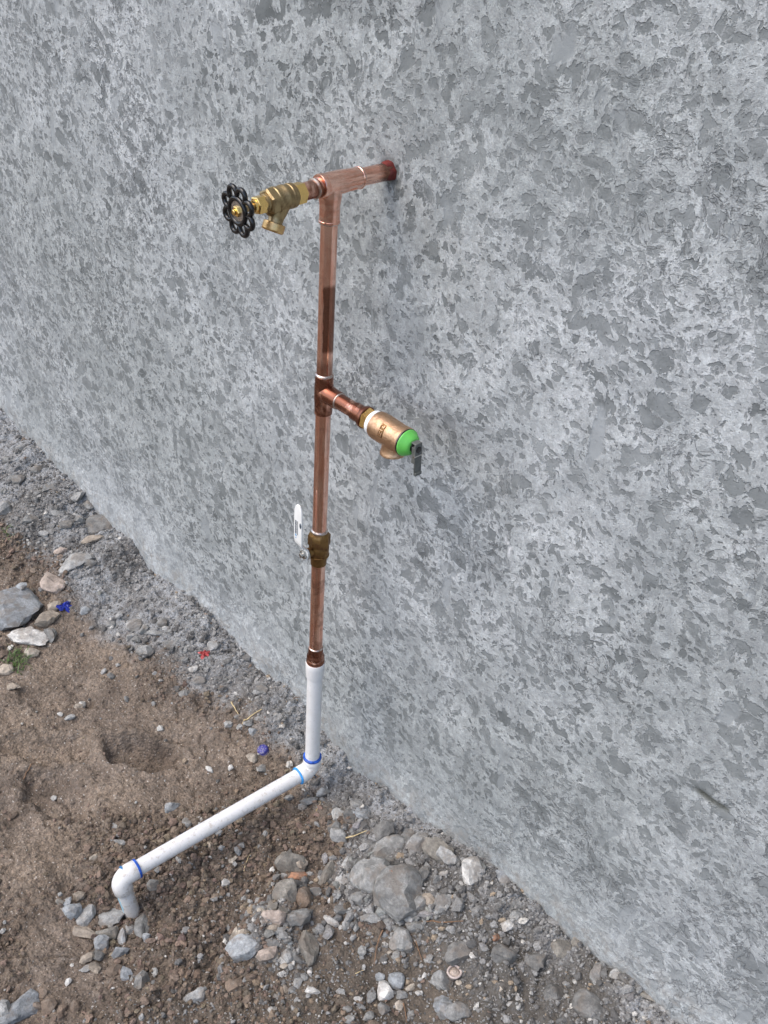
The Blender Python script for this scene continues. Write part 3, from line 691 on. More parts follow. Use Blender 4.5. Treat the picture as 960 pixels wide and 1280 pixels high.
lathe('thread_end', SPc, sd_, [(.0248, .0104), (.0253, .0131), (.0270, .0137), (.0288, .0134), (.0300, .0138), (.0316, .0134), (.0330, .0138), (.0348, .0135), (.0360, .0124), (.0358, .0098), (.0310, .0094)], 'brass_mid', HB, 44)
boxes('cast_mark', [(PT + O_ * (.0785 + .0030 * k) + np.array([.0150 * .82, 0, .0150 * .45 - .0035 * j]), O_, ZH, np.array([.8, 0, .5]), .0011, .0011, .0011) for k in (0, 1) for j in (0, 1)], 'brass', HB, .0004)
# handwheel: scalloped rim of eight open loops round an inner ring
WC = PT + O_ * .1345; ti = rad(0)
wa = O_.copy(); wu, wv_, _ = frame(wa)
V, F = [], []
def addg(g):
    global V, F
    v, f = g; V += v; F += f
def wp(r, a, h=0.): return WC + wu * r * math.cos(a) + wv_ * r * math.sin(a) + wa * h
N = 160; NL = 8
def rimr(a): return .0176 + .0108 * abs(math.sin(NL / 2 * a)) ** .55
addg(tube_geo([wp(rimr(2 * math.pi * k / N), 2 * math.pi * k / N, -.0008) for k in range(N)], .0031, 10, True, len(V), wa))
addg(tube_geo([wp(.0148, 2 * math.pi * k / 60, .0) for k in range(60)], .0030, 12, True, len(V), wa))
for k in range(5):
    a = 2 * math.pi * k / 5 + .3
    addg(tube_geo([wp(.0165, a, .0), wp(.011, a, -.002), wp(.005, a, -.0035)], [.0022, .0020, .0026], 8, False, len(V)))
wh = sharp(link('handwheel', V, F, 'black', HB), 60)
v1, f1 = lathe_geo(WC, wa, [(-.0060, .0062), (-.0055, .0070), (.0000, .0070), (.0006, .0060)], 24); 
lathe('wheel_hub', WC, wa, [(-.0075, .0062), (-.0065, .0072), (-.0005, .0072), (.0002, .0062)], 'black', wh, 24)
lathe('face_plate', WC, wa, [(-.0010, .0116), (-.0006, .0120), (.0004, .0120), (.0008, .0116)], 'steel', wh, 40)
lathe('wheel_screw', WC, wa, [(.0006, .0058), (.0012, .0064), (.0030, .0064), (.0036, .0056)], 'brass_bright', wh, 6, extra=[(WC, wa, [(.0034, .0034), (.0062, .0032), (.0068, .0024)], 20, 0.)])

# ================================================================== STONES
def rock_mesh(name, sx, sy, sz, seed, planes=11, sub=2, rough=.10, cut=.72):
    rs = np.random.RandomState(seed); bm = bmesh.new(); bmesh.ops.create_icosphere(bm, subdivisions=sub, radius=1)
    P = rs.normal(size=(planes, 3)); P /= np.linalg.norm(P, axis=1)[:, None]; D = rs.uniform(cut, 1.0, planes)
    V = np.array([v.co for v in bm.verts]); dots = V @ P.T; dots = np.where(dots > .15, dots, 1e-3)
    r = np.minimum(1.05, (D / dots).min(1)) / .82
    off = rs.rand() * 100
    nz = fbm(V[:, 0] * 1.6 + off + V[:, 2], V[:, 1] * 1.6 - V[:, 2] * .7 + off, 3, seed % 50)
    nz2 = fbm(V[:, 0] * 5 + off + V[:, 2] * 3, V[:, 1] * 5 - V[:, 2] * 4, 2, seed % 40)
    r = r * (1 + rough * nz + rough * .45 * nz2); V = V * r[:, None] * np.array([sx, sy, sz])
    for v, c in zip(bm.verts, V): v.co = c
    me = bpy.data.meshes.new(name); bm.to_mesh(me); bm.free()
    me.polygons.foreach_set('use_smooth', [True] * len(me.polygons)); 
    me.set_sharp_from_angle(angle=rad(20)); return me
E1G = np.array([RX[0], RX[1]]); E1G /= np.linalg.norm(E1G)
BASE_ROT = math.atan2(E1G[1], E1G[0])
CL = dict(A='beside the large pale chunk at the left edge', B='in the mortar rubble along the wall foot, left of the pipe', C='lying on the brown soil near the long white pipe',
          D='in the ring of stones around the buried white pipe end', E='packed in the grey rubble heap right of the lower white elbow', F='in the small mixed heap at the bottom centre',
          G='on the dark gritty soil at the bottom right of centre', H='in the broken mortar at the wall foot, bottom right')
STONES = '''
30 757 66 58 20 s A|large pale grey chunk of broken concrete at the left edge
30 745 10 12 80 s A 14|small pale block of mortar stuck on top of the large concrete chunk
94 704 35 27 25 l A|whitish broken rock with a brown hollow, uppermost of the left rock group
66 729 34 22 -25 p A|pinkish white lump leaning on the upper side of the large concrete chunk
68 759 13 11 30 t A|thin tan pebble between the large concrete chunk and the blue scrap
60 776 25 20 20 t A|rounded tan stone right of the large concrete chunk, below the blue scrap
37 797 42 22 -5 w A|flat whitish stone just under the large concrete chunk
65 794 14 19 -50 g A|grey wedge stone against the right end of the flat whitish stone
42 816 17 11 10 c A|small cream pebble just below the flat whitish stone
36 787 9 6 0 w A
6 838 16 12 0 t A|tan stone beside the grass tuft at the left edge
8 638 18 18 10 l A|pale grey stone at the left edge, above the others
4 818 16 12 0 b A
75 690 15 9 -10 p A|brownish pink lump above the whitish broken rock
114 705 13 12 40 g A
107 765 14 10 20 s A|pale flat chip right of the blue plastic scrap
127 655 32 24 15 d B|dark cracked mortar clod touching the wall foot left of the pipe
118 674 21 10 20 t B|long tan pebble under the cracked mortar clod
98 650 16 14 20 g B
84 656 16 12 0 d B
60 610 18 13 30 g B
35 650 18 12 10 g B
45 588 14 10 20 d B
22 600 16 12 -20 g B
70 640 12 10 50 g B
98 620 16 12 50 l B
10 575 14 10 0 g B
28 560 14 9 30 l B
55 668 12 9 10 l B
112 632 12 9 -30 g B
168 783 14 17 60 l B
179 787 9 13 70 g B
203 778 12 9 0 g B
208 785 8 6 20 w B
193 792 18 9 0 g B
183 815 17 13 0 g B
162 797 10 8 30 l B
172 800 9 8 0 g B
235 812 8 11 60 l B
230 824 9 8 0 g B
242 836 9 8 10 w B|small white stone chip below the red plastic scrap
267 807 11 10 0 l B|pale lump right of the red plastic scrap
222 800 8 7 0 g B
230 868 10 12 80 g B
214 806 12 8 0 g B
250 850 12 9 10 g B
150 770 10 8 0 l B
140 780 9 7 0 g B
285 905 8 9 70 l C
310 905 9 9 0 l C
317 915 11 8 -40 s C
298 897 8 6 0 g C
348 904 7 6 0 g C
330 862 14 10 -30 g B
346 892 14 9 20 g B
314 948 10 11 0 c C|pale pebble just below the blue purple bottle cap
326 961 12 10 0 g C
263 961 9 6 -40 w C
288 960 8 6 50 w C
213 1008 20 11 25 s C|pale blue-grey oblong stone lying alone above the long white pipe
233 1028 10 9 -20 l C
248 1023 8 5 30 w C
268 1042 13 7 20 s C
262 1054 5 9 10 t C
277 1061 6 6 0 w C
297 1064 9 9 40 s C|pale blue pebble just below the middle of the long white pipe
291 1074 8 8 0 c C
281 1104 11 9 60 w C
194 1107 18 12 -5 g C|flat grey stone right of the left white elbow
150 1053 17 8 -20 l C|pale flaky chip above the left white elbow
117 1072 7 10 80 c C
130 1073 10 8 0 b C
198 1087 8 7 0 s C
75 893 8 5 0 w C
88 897 10 7 0 l C
98 884 8 8 0 t C
102 881 7 9 80 w C
68 998 6 5 0 w C
18 858 12 9 0 t C
405 991 15 10 48 l E|grey oblong chip below and right of the lower white elbow
385 1003 18 8 15 g E
375 1010 12 8 0 g E
361 997 9 8 0 g C
422 1018 12 14 70 l E
437 1021 14 14 0 d E
453 1018 20 15 10 s E|pale blue-grey stone at the top of the grey rubble heap
433 1034 14 10 -5 l E
444 1039 11 9 0 g E
465 1028 9 8 0 g E
422 1032 10 9 0 g E
423 1047 20 15 -30 l E|pale flat stone at the upper left of the grey rubble heap
455 1037 14 12 0 d E
446 1007 10 12 70 l E
464 1039 9 8 0 g E
482 1038 24 25 0 d E|dark rounded clod at the top right of the grey rubble heap
462 1059 18 24 80 d E|dark upright stone with a rusty corner near the top of the grey rubble heap
487 1059 36 20 15 g E|flat grey stone above the largest rounded stone of the heap
471 1051 8 7 0 r E
508 1046 14 26 80 g E
524 1056 24 27 0 l E|rough pale mortar lump right of the rubble heap top
433 1088 50 15 63 l E|long pale grey stick-shaped stone at the left of the grey rubble heap
412 1091 34 13 66 o E|long dull stone parallel to the pale stick-shaped stone
450 1076 10 12 60 l E
465 1097 38 38 -60 g E|wedge-shaped grey stone left of the largest rounded stone of the heap
472 1075 20 10 -10 d E
488 1075 14 9 20 d E
503 1072 6 13 85 w E|tiny white upright chip above the largest rounded stone
498 1113 56 46 80 g E|largest rounded grey stone in the middle of the rubble heap
487 1107 6 9 80 r E 22|rust orange fragment on top of the largest rounded stone
530 1095 13 20 60 d E
450 1122 18 17 0 g E
437 1115 12 16 80 d E
467 1126 7 9 90 g E
461 1127 8 10 60 g E
436 1137 12 12 -50 g E
461 1137 11 8 0 l E
467 1147 20 12 10 g E
484 1151 13 10 10 g E
476 1141 8 8 0 l E
522 1133 20 13 48 g E|grey stone at the lower right edge of the largest rounded stone
511 1146 10 11 -60 l E
532 1145 8 14 70 g E
536 1125 10 14 -60 t E|tan upright pebble right of the largest rounded stone
553 1133 23 19 25 l E|knobbly pale stone at the right of the grey rubble heap
545 1142 9 12 -60 g E
518 1157 20 10 10 g E
501 1153 10 9 20 g E
494 1161 9 7 0 g E
555 1091 8 6 0 w E
545 1100 10 9 0 g E
548 1118 9 7 0 d E
413 1150 18 10 -30 w F|white and grey split pebble alone on the brown soil left of the rubble heap
413 1125 5 7 80 w F
553 1067 38 26 -35 o E|large angular dark slab at the right of the rubble heap, by the wall
556 1076 23 16 -25 l E 12|pale stone lying on the angular dark slab
589 1091 34 30 -20 w E|white pitted rock standing apart beside the wall foot
626 1095 20 18 10 s H|blue-grey lump at the wall foot right of the white pitted rock
616 1104 8 8 0 t H
578 1106 5 11 -70 l E
600 1138 18 11 0 g H
582 1148 9 8 0 l G
607 1148 8 5 0 w G
562 1150 12 9 0 d G
621 1151 13 16 60 l H|small pale slab left of the white triangular chip
633 1158 17 11 50 w H|sharp white triangular chip
612 1168 7 10 80 l G
620 1172 7 7 0 r G
650 1145 18 14 20 g H
663 1165 13 11 0 d H
572 1192 25 25 -30 d G|dark square-ish clod above the pink-rimmed shell ring
627 1190 23 22 0 d G
501 1176 26 24 -30 g G|grey angular stone below the rubble heap
517 1160 18 11 15 g G
481 1181 6 7 60 w G
487 1191 9 6 0 c G|cream pebble below left of the grey angular stone
480 1202 5 5 0 w G
482 1169 8 6 0 s G
433 1157 8 9 80 l F
445 1157 6 10 80 l G
539 1202 13 9 0 l G
550 1202 5 5 0 t G
551 1227 22 20 15 g G|grey stone touching the pink-rimmed shell ring
574 1228 6 5 0 c G
498 1225 18 17 -20 s G|blue-grey stone above right of the white angular stone
480 1238 18 16 20 w G|white angular stone at the bottom, under the blue-grey one
475 1220 9 9 0 s G
513 1234 10 6 20 c G
501 1245 11 9 0 g G
500 1257 9 9 0 c G|round cream pebble at the bottom edge
522 1241 5 5 0 w G
552 1256 20 23 80 s G|blue-grey stone below the stone that touches the shell ring
552 1270 10 10 0 g G
480 1260 13 13 60 g G
461 1272 9 12 60 g G
574 1264 26 19 -10 g G|flat dull grey slab at the bottom edge, right of the others
593 1248 7 9 -80 w G|single white pebble right of the shell ring
452 1260 8 7 0 g G
464 1245 8 12 70 g G
514 1267 7 7 0 g G
524 1223 6 5 0 w G
530 1219 5 7 80 w G
447 1250 7 6 0 w G
434 1262 9 8 0 g G
438 1276 12 10 0 g G
425 1240 8 7 0 l G
640 1255 12 6 -15 w G|white oval chip near the bottom edge
619 1261 10 7 0 g G
651 1251 6 5 0 w G
718 1220 9 5 -50 r H|orange chip in the mortar at the bottom right
768 1219 15 11 0 l H|pale rounded lump in the mortar at the bottom right
705 1212 13 9 0 g H
708 1228 10 8 0 s H
826 1262 38 8 -15 l H|thin pale sliver of mortar at the bottom right by the wall
805 1243 38 13 -28 o H|broken ledge of mortar above the thin pale sliver
746 1220 24 28 70 g H
738 1256 36 28 -20 d H|wide dark clod in the mortar at the bottom edge
778 1270 13 11 0 l H
790 1228 26 12 -30 d H
700 1190 26 22 10 o H
672 1200 22 20 0 d H
690 1240 20 18 0 d H
720 1180 18 14 -30 o H
640 1130 16 12 0 g H
82 1129 15 9 25 s D|small pale stone at the far left of the stone ring
92 1138 17 17 -20 s D|bluish square stone second from the left in the stone ring
99 1122 12 11 -40 t D
108 1144 15 21 75 l D|pale pointed stone left of the big cream one in the stone ring
74 1128 10 8 0 o D
137 1147 30 20 12 l D|big two-humped cream-grey stone left of the buried pipe end
108 1166 26 16 -20 t D|oblong tan stone under the pale pointed one
132 1168 20 16 30 o D
128 1181 17 15 10 s D|blue-grey stone in the middle of the stone ring
163 1162 15 12 50 l D|pale stone touching the front of the buried pipe end
179 1158 27 17 -80 g D|tall smooth grey stone touching the right side of the buried pipe end
184 1173 12 10 30 s D
153 1173 18 9 -80 s D
151 1190 17 14 15 s D|blue-grey stone below the buried pipe end
106 1199 17 13 30 t D
108 1212 11 9 0 l D
119 1211 27 10 -60 t D|long tan finger-shaped stone low in the stone ring
121 1196 12 10 0 d D
142 1214 17 12 60 b D|brown stone right of the tan finger-shaped one
158 1217 15 15 20 s D|blue-grey stone right of the brown stone in the ring
178 1227 16 16 60 d D|dark grey stone lowest right of the stone ring
166 1222 8 8 0 g D
178 1193 6 7 0 w D
86 1227 6 9 80 w D|bright white chip alone below left of the stone ring
23 1262 42 30 55 s D|large blue-grey stone in the bottom left corner
5 1266 20 20 0 l D|pale stone at the bottom left corner, cut by the edge
61 1259 16 14 20 b D
47 1258 12 10 0 b D
78 1262 13 11 0 b D
93 1258 12 10 0 b D
54 1243 10 9 0 b D
245 1245 22 14 50 l F|pale crusty flake on the soil at the bottom, left of the mixed heap
294 1168 16 11 75 c F
303 1170 18 12 -80 c F|smooth cream pebble at the left edge of the mixed heap
305 1187 34 26 10 s F|large bluish white lump at the left of the mixed heap
320 1170 17 13 -30 s F|pale blue stone right of the large bluish white lump
362 1079 32 30 0 o F|large brown-grey clod above the square grey block
378 1083 12 11 0 t F 8
372 1096 17 12 0 r F
357 1114 27 28 10 o F|square grey-brown block with a white fleck, above the mixed heap
379 1122 20 18 0 b F|smooth brown lump right of the square block
393 1115 11 10 0 d F
340 1132 11 10 -40 o F|small olive pebble lower left of the square block
340 1147 23 18 20 p F|pinkish tan angular stone at the top of the mixed heap
372 1148 22 23 -40 g F|broad grey stone at the top right of the mixed heap
352 1142 14 12 0 o F
352 1163 16 8 5 g F
351 1172 14 7 0 l F
342 1161 12 9 30 t F
337 1178 18 10 -15 d F
335 1192 18 17 30 p F|pinkish tan block in the lower middle of the mixed heap
345 1196 8 12 70 c F
382 1183 22 36 -78 o F|tall grey-olive stone at the right of the mixed heap
359 1182 10 12 0 g F
351 1180 7 7 0 l F
358 1195 12 13 80 l F
367 1196 9 12 70 g F
373 1190 8 8 0 g F
327 1140 8 8 0 c F
320 1149 7 7 0 w F
326 1153 7 9 0 w F
356 1208 9 7 0 c F
391 1238 15 10 0 w F|white stone at the bottom below the mixed heap
373 1228 8 11 80 l F
357 1236 6 8 0 t F
366 1238 8 7 0 g F
380 1222 8 7 0 g F
345 1245 9 8 0 g F
341 1262 9 7 0 w F
292 1217 8 8 0 t F
295 1232 18 14 0 b F
312 1224 12 10 0 b F
310 1250 13 10 0 b F
387 1216 5 5 0 w F
353 1217 9 7 0 w F
396 1163 9 8 0 d F
402 1176 8 6 0 b F
'''
LAND = [(30, 757, 'large concrete chunk'), (94, 704, 'whitish rock with a hollow'), (82, 760, 'blue scrap'), (37, 797, 'flat whitish stone'), (127, 655, 'cracked mortar clod'), (256, 819, 'red scrap'),
        (329, 938, 'bottle cap'), (213, 1008, 'lone blue-grey oblong stone'), (390, 960, 'lower right elbow'), (156, 1090, 'left elbow'), (453, 1018, 'blue-grey stone topping the heap'), (482, 1038, 'dark rounded clod'),
        (498, 1113, 'largest rounded stone'), (465, 1097, 'wedge-shaped stone'), (433, 1088, 'pale stick-shaped stone'), (423, 1047, 'pale flat stone'), (553, 1067, 'angular dark slab'), (589, 1091, 'white pitted rock'),
        (553, 1133, 'knobbly pale stone'), (633, 1158, 'white triangular chip'), (501, 1176, 'grey angular stone'), (567, 1218, 'pink-rimmed shell ring'), (480, 1238, 'white angular stone'), (137, 1147, 'two-humped cream-grey stone'),
        (179, 1158, 'tall grey stone by the pipe end'), (119, 1211, 'tan finger-shaped stone'), (23, 1262, 'corner stone'), (305, 1187, 'bluish white lump'), (357, 1114, 'square grey-brown block'), (382, 1183, 'tall grey-olive stone'),
        (335, 1192, 'pinkish tan block'), (340, 1147, 'pinkish tan angular stone'), (552, 1256, 'blue-grey stone at the bottom edge'), (768, 1219, 'pale rounded mortar lump'), (805, 1243, 'broken mortar ledge'), (183, 800, 'gravelly patch left of the red scrap'),
        (60, 610, 'uppermost mortar lumps on the left'), (95, 890, 'footprint hollow'), (391, 1238, 'white stone at the bottom'), (413, 1150, 'split pebble'), (295, 898, 'crossed straw stalks'), (650, 1145, 'grey lump by the wall foot'), (738, 1256, 'wide dark clod'), (672, 1200, 'dark clods')]
rs_ = 100
for line in STONES.strip().splitlines():
    head, _, lab = line.partition('|'); q = head.split(); u, v, wd, ht, ang = map(float, q[:5]); col, cl = q[5], q[6]; lift = float(q[7]) if len(q) > 7 else 0
    rs_ += 1
    p, dep = at(u, v + ht * .10); k = dep / 1250
    fs = 1.24 if max(wd, ht) < 24 else 1.12
    sx, sy = wd * k / 2 * fs, ht * k / 2 * fs
    big = max(wd, ht)
    if abs(ang) > 60 and ht > wd: sx, sy = sy, sx     # long side runs along the rotated x
    elif abs(ang) > 45 and ht > wd: sx, sy = sy, sx
    sz = min(sx, sy) * (.78 if big < 40 else .6)
    if cl == 'F' and big > 20: sz *= 1.15
    sub = 3 if big >= 20 else 2
    me = rock_mesh('stone', sx, sy, sz, rs_, 8 if big < 14 else 10, sub, .12 if col in 'cwl' else .14, .40) if 'largest rounded' not in lab else rock_mesh('stone', sx, sy, sz * 1.3, 779, 9, 3, .13, .72)
    nm = 'soil_clod' if col == 'b' or 'clod' in lab else ('mortar_chunk' if cl in 'H' or 'mortar' in lab else 'stone')
    me.name = nm; me.materials.append(M[col]); o = bpy.data.objects.new(nm, me); COL.objects.link(o)
    hz_ = float(H(np.array([p[0]]), np.array([p[1]]), False)[0])
    o.location = (p[0], p[1], hz_ + sz * ((.50 if cl == 'D' else .38) if big < 30 else .30) + lift * k)
    r_ = random.Random(rs_); o.rotation_euler = (r_.uniform(-.15, .15), r_.uniform(-.15, .15), BASE_ROT + rad(ang) * 1.0)
    word = COLS[col][1]
    if lab: tag(o, lab, 'clod' if nm == 'soil_clod' else 'stone')
    else:
        kind = {'stone': 'stone', 'soil_clod': 'clod', 'mortar_chunk': 'mortar chunk'}[nm]
        size = 'tiny' if big < 9.5 else 'small'
        lu, lv_, ln = min(LAND, key=lambda q: (q[0] - u) ** 2 + (q[1] - v) ** 2)
        dx, dy = u - lu, v - lv_
        rel = ('right of' if dx > 0 else 'left of') if abs(dx) > abs(dy) else ('below' if dy > 0 else 'above')
        if min(abs(dx), abs(dy)) > .45 * max(abs(dx), abs(dy)): rel = ('below' if dy > 0 else 'above') + ' and ' + ('right of' if dx > 0 else 'left of')
        L = f'{size} {word} {kind} {rel} the {ln}'
        tag(o, L, 'clod' if nm == 'soil_clod' else 'stone', group=f'{size} {word} {kind}s {rel} the {ln}')

# ================================================================== LOOSE CRUMBS (stuff)
def crumbs(name, N, smin, smax, power, weight, tint, seed, label, sub=0):
    rs = np.random.RandomState(seed); bm = bmesh.new(); bmesh.ops.create_icosphere(bm, subdivisions=sub + 1, radius=1)
    B = np.array([v.co for v in bm.verts]); Fb = np.array([[v.index for v in f.verts] for f in bm.faces]); bm.free()
    # candidates in the triangle of soil in view, with margin
    tri = np.array([(-1.68, .10), (.10, -.74), (.88, .10)])
    a = rs.rand(N * 4, 2); fl = a.sum(1) > 1; a[fl] = 1 - a[fl]; P = tri[0] + a[:, :1] * (tri[1] - tri[0]) + a[:, 1:] * (tri[2] - tri[0])
    wgt = weight(P[:, 0], P[:, 1]); P = P[rs.rand(len(P)) < wgt][:N]; n = len(P)
    s = smin * (1 - rs.rand(n) * (1 - (smin / smax) ** power)) ** (-1 / power)
    z = H(P[:, 0], P[:, 1])
    A = rs.normal(size=(n, 3, 3)); Q, _ = np.linalg.qr(A)
    jit = 1 + rs.uniform(-.34, .24, size=(n, len(B)))
    V = (B[None] * jit[:, :, None]) * (s[:, None, None] * np.stack([np.ones(n), rs.uniform(.6, 1, n), rs.uniform(.45, .8, n)], -1)[:, None, :])
    V = np.einsum('nij,nkj->nki', Q, V); V[:, :, 2] *= .8
    V += np.stack([P[:, 0], P[:, 1], z + s * .25], -1)[:, None, :]
    F = Fb[None] + (np.arange(n) * len(B))[:, None, None]; F = F.reshape(-1, 3)
    me = bpy.data.meshes.new(name); me.vertices.add(V.shape[0] * V.shape[1]); me.vertices.foreach_set('co', V.ravel().astype('f'))
    me.loops.add(F.size); me.loops.foreach_set('vertex_index', F.ravel().astype('i')); me.polygons.add(len(F)); me.polygons.foreach_set('loop_start', (np.arange(len(F)) * 3).astype('i'))
    me.update(calc_edges=True); me.polygons.foreach_set('use_smooth', np.zeros(len(F), bool))
    c = tint(P[:, 0], P[:, 1], rs, n); c = np.repeat(np.concatenate([c, np.ones((n, 1))], 1), len(B), 0)
    at_ = me.attributes.new('tint', 'FLOAT_COLOR', 'POINT'); at_.data.foreach_set('color', c.ravel().astype('f'))
    me.materials.append(M['crumb']); o = bpy.data.objects.new(name, me); COL.objects.link(o); tag(o, label, kind='stuff'); return o
def tint_soil(x, y, rs, n):
    g = grey_mask(x, y) + rs.normal(size=n) * .22; g = (g > .5)[:, None]
    br = np.array([.185, .140, .105]) * rs.uniform(.55, 1.5, (n, 1)) * (1 + rs.normal(size=(n, 3)) * .03); gr = np.array([.20, .20, .195]) * rs.uniform(.5, 1.7, (n, 1))
    c = np.where(g, gr, br); wh = rs.rand(n) < .012; c[wh] = np.array([.6, .58, .53]); gp = rs.rand(n) < .02; c[gp] = (.42, .42, .40); return c
def tint_grey(x, y, rs, n):
    c = np.array([.22, .22, .213]) * rs.uniform(.45, 1.7, (n, 1)); wh = rs.rand(n) < .05; c[wh] = np.array([.60, .59, .55]); tn_ = rs.rand(n) < .035; c[tn_] = (.36, .29, .21); return c
def tint_chunk(x, y, rs, n): return np.array([.25, .25, .24]) * rs.uniform(.65, 1.35, (n, 1)) * (1 + rs.normal(size=(n, 3)) * .02)
crumbs('loose_soil_crumbs', 30000, .0011, .0048, 1.7, lambda x, y: np.clip(.08 + .85 * clod_mask(x, y) + .06 * grey_mask(x, y), 0, 1), tint_soil, 11, 'fine loose brown and grey soil crumbs scattered over the ground')
crumbs('grey_grit', 9000, .0014, .0058, 1.7, lambda x, y: np.clip(grey_mask(x, y) * (.09 + .7 * sst(.02, .30, x)) + .45 * sst(.2, .35, x - y * .3) + .55 * gau(x, y, .2, -.24, .12, .09) + .1 * grey_mask(x, y), 0, 1) , tint_grey, 12, 'grey grit and mortar crumbs among the rubble')
crumbs('packed_gravel', 1500, .0050, .0125, 1.8, lambda x, y: np.clip(1.4 * gau(x, y, .27, -.05, .15, .075, .5) + .7 * gau(x, y, .20, -.235, .07, .055) + .22 * gau(x, y, -.42, -.09, .14, .04, -.1) + .10 * grey_mask(x, y), 0, 1), tint_grey, 14, 'small broken grey gravel packed between the stones of the rubble heaps', 0)
crumbs('broken_mortar', 260, .0075, .0150, 1.6, lambda x, y: np.clip(1.5 * gau(x, y, .27, -.05, .12, .065, .5) + .5 * gau(x, y, .20, -.235, .05, .045) + .06 * grey_mask(x, y), 0, 1), tint_chunk, 17, 'small angular chips of broken grey mortar filling the rubble heap', 0)
crumbs('soil_lumps', 5200, .0034, .0095, 2.2, lambda x, y: np.clip(clod_mask(x, y) ** 1.5 * (1 - .55 * grey_mask(x, y)) * .8 + .10 * grey_mask(x, y), 0, 1), tint_soil, 13, 'larger loose lumps of crumbled brown soil', 1)

# ================================================================== SMALL THINGS
def twig(u0, v0, u1, v1, r, mat, name, label, cat, bend=.0, lift=.004, group=None, seed=0):
    a, _ = at(u0, v0); b, _ = at(u1, v1); a[2] = H(a[:1], a[1:2])[0] + lift; b[2] = H(b[:1], b[1:2])[0] + lift; d = b - a; n_ = np.array([-d[1], d[0], 0]); r_ = random.Random(seed)
    pts = []; rr = []
    for k in range(9):
        f = k / 8; p = a + d * f + n_ * bend * math.sin(math.pi * f) + np.array([r_.uniform(-1, 1), r_.uniform(-1, 1), 0]) * r * .4
        p[2] = max(p[2], float(H(p[:1], p[1:2])[0]) + r * .8); pts.append(p); rr.append(r * (1 - .5 * f))
    return tag(tube(name, pts, rr, mat, None, 7), label, cat, group)
twig(289, 881, 301, 899, .0013, 'straw', 'straw', 'short straw stalk, the left one of the crossing pair left of the white riser', 'straw', seed=1)
twig(303, 904, 327, 888, .0017, 'straw', 'straw', 'longer straw stalk, the right one of the pair left of the white riser', 'straw', .05, seed=2)
twig(367, 880, 377, 862, .0009, 'twig', 'twig', 'thin grey twig against the wall foot just left of the white riser', 'twig', .03, .010, seed=3)
twig(528, 1154, 578, 1157, .0013, 'twig', 'pine_needle', 'straight brown pine needle right of the rubble heap', 'pine needle', -.03, .006, seed=4)
twig(519, 1178, 528, 1203, .0011, 'twig', 'twig', 'short brown twig right of the grey angular stone', 'twig', seed=5)
twig(478, 1165, 468, 1208, .0012, 'twig', 'twig', 'thin curved twig left of the grey angular stone', 'twig', -.06, seed=6)
twig(504, 1256, 508, 1279, .0012, 'twig', 'twig', 'reddish twig at the bottom edge beside the round cream pebble', 'twig', .04, seed=7)
twig(432, 1053, 458, 1046, .0014, 'straw', 'twig', 'pale twig across the top left of the grey rubble heap', 'twig', -.02, .010, seed=8)
twig(30, 976, 48, 956, .0014, 'twig', 'twig', 'brown twig on bare soil near the left edge', 'twig', .03, .004, seed=9)
twig(395, 1015, 401, 1005, .0010, 'straw', 'straw', 'tiny pale straw bit below the lower white elbow', 'straw', seed=10)
twig(444, 1219, 456, 1214, .0008, 'straw', 'straw', 'fine straw on the tan soil at the bottom centre', 'straw', seed=11)
twig(305, 1090, 313, 1070, .0010, 'straw', 'straw', 'fine root fibre below the middle of the long white pipe', 'straw', .05, seed=12)
# shell-like ring
p, dep = at(567, 1218); k = dep / 1250; rg = bpy.data.objects.new('shell', None); COL.objects.link(rg); rg.location = (p[0], p[1], p[2]); tag(rg, 'small grey disc with a raised pink rim, like a broken shell', 'shell')
pts = [np.array([(8.0 * (1 + .12 * math.sin(a + .5))) * k * math.cos(a), 8.8 * k * math.sin(a) * (1 + .1 * math.cos(2 * a)), .008]) for a in np.linspace(0, 2 * math.pi, 25)[:-1]]
tube('rim', pts, .0018, 'shell', rg, 8, True)
V = [np.array([0, 0, .0072])] + [q * np.array([.95, .95, 1]) + np.array([0, 0, -.0005]) for q in pts] + [np.array([0, 0, -.004])] + [q * np.array([.85, .85, 1]) + np.array([0, 0, -.012]) for q in pts]
F = [(0, 1 + i, 1 + (i + 1) % 24) for i in range(24)] + [(1 + i, 26 + i, 26 + (i + 1) % 24, 1 + (i + 1) % 24) for i in range(24)] + [(25, 26 + (i + 1) % 24, 26 + i) for i in range(24)]
link('disc', V, F, 'p', rg)
# tan wood sliver
p, dep = at(629, 1232)
me = rock_mesh('wood_chip', .0115, .0042, .0030, 5, 8, 2, .05, .8); me.materials.append(M['c']); o = bpy.data.objects.new('wood_chip', me); COL.objects.link(o); o.location = (p[0], p[1], p[2] + .004)
o.rotation_euler = (0, 0, BASE_ROT + rad(62)); tag(o, 'small tan wood chip on the dark soil at the bottom right', 'wood chip')
# blue-purple bottle cap
p, dep = at(329, 938); cp = bpy.data.objects.new('bottle_cap', None); COL.objects.link(cp); cp.location = (p[0], p[1], p[2] - .001); cp.rotation_euler = (.25, -.15, .3); tag(cp, 'dusty blue purple bottle cap lying on the soil left of the white riser', 'bottle cap')
V, F = [], []
for i, (zz, rr__) in enumerate([(.0, .0112), (.003, .0112), (.0055, .0107), (.0075, .0096), (.0084, .0075), (.0088, .0035)]):
    for kk in range(42): a = 2 * math.pi * kk / 42; V.append((rr__ * (1 + (.045 if kk % 2 and i < 3 else 0)) * math.cos(a), rr__ * (1 + (.045 if kk % 2 and i < 3 else 0)) * math.sin(a), zz))
for i in range(5):
    for kk in range(42): F.append((i * 42 + kk, i * 42 + (kk + 1) % 42, (i + 1) * 42 + (kk + 1) % 42, (i + 1) * 42 + kk))
F.append(tuple(5 * 42 + kk for kk in range(42)))
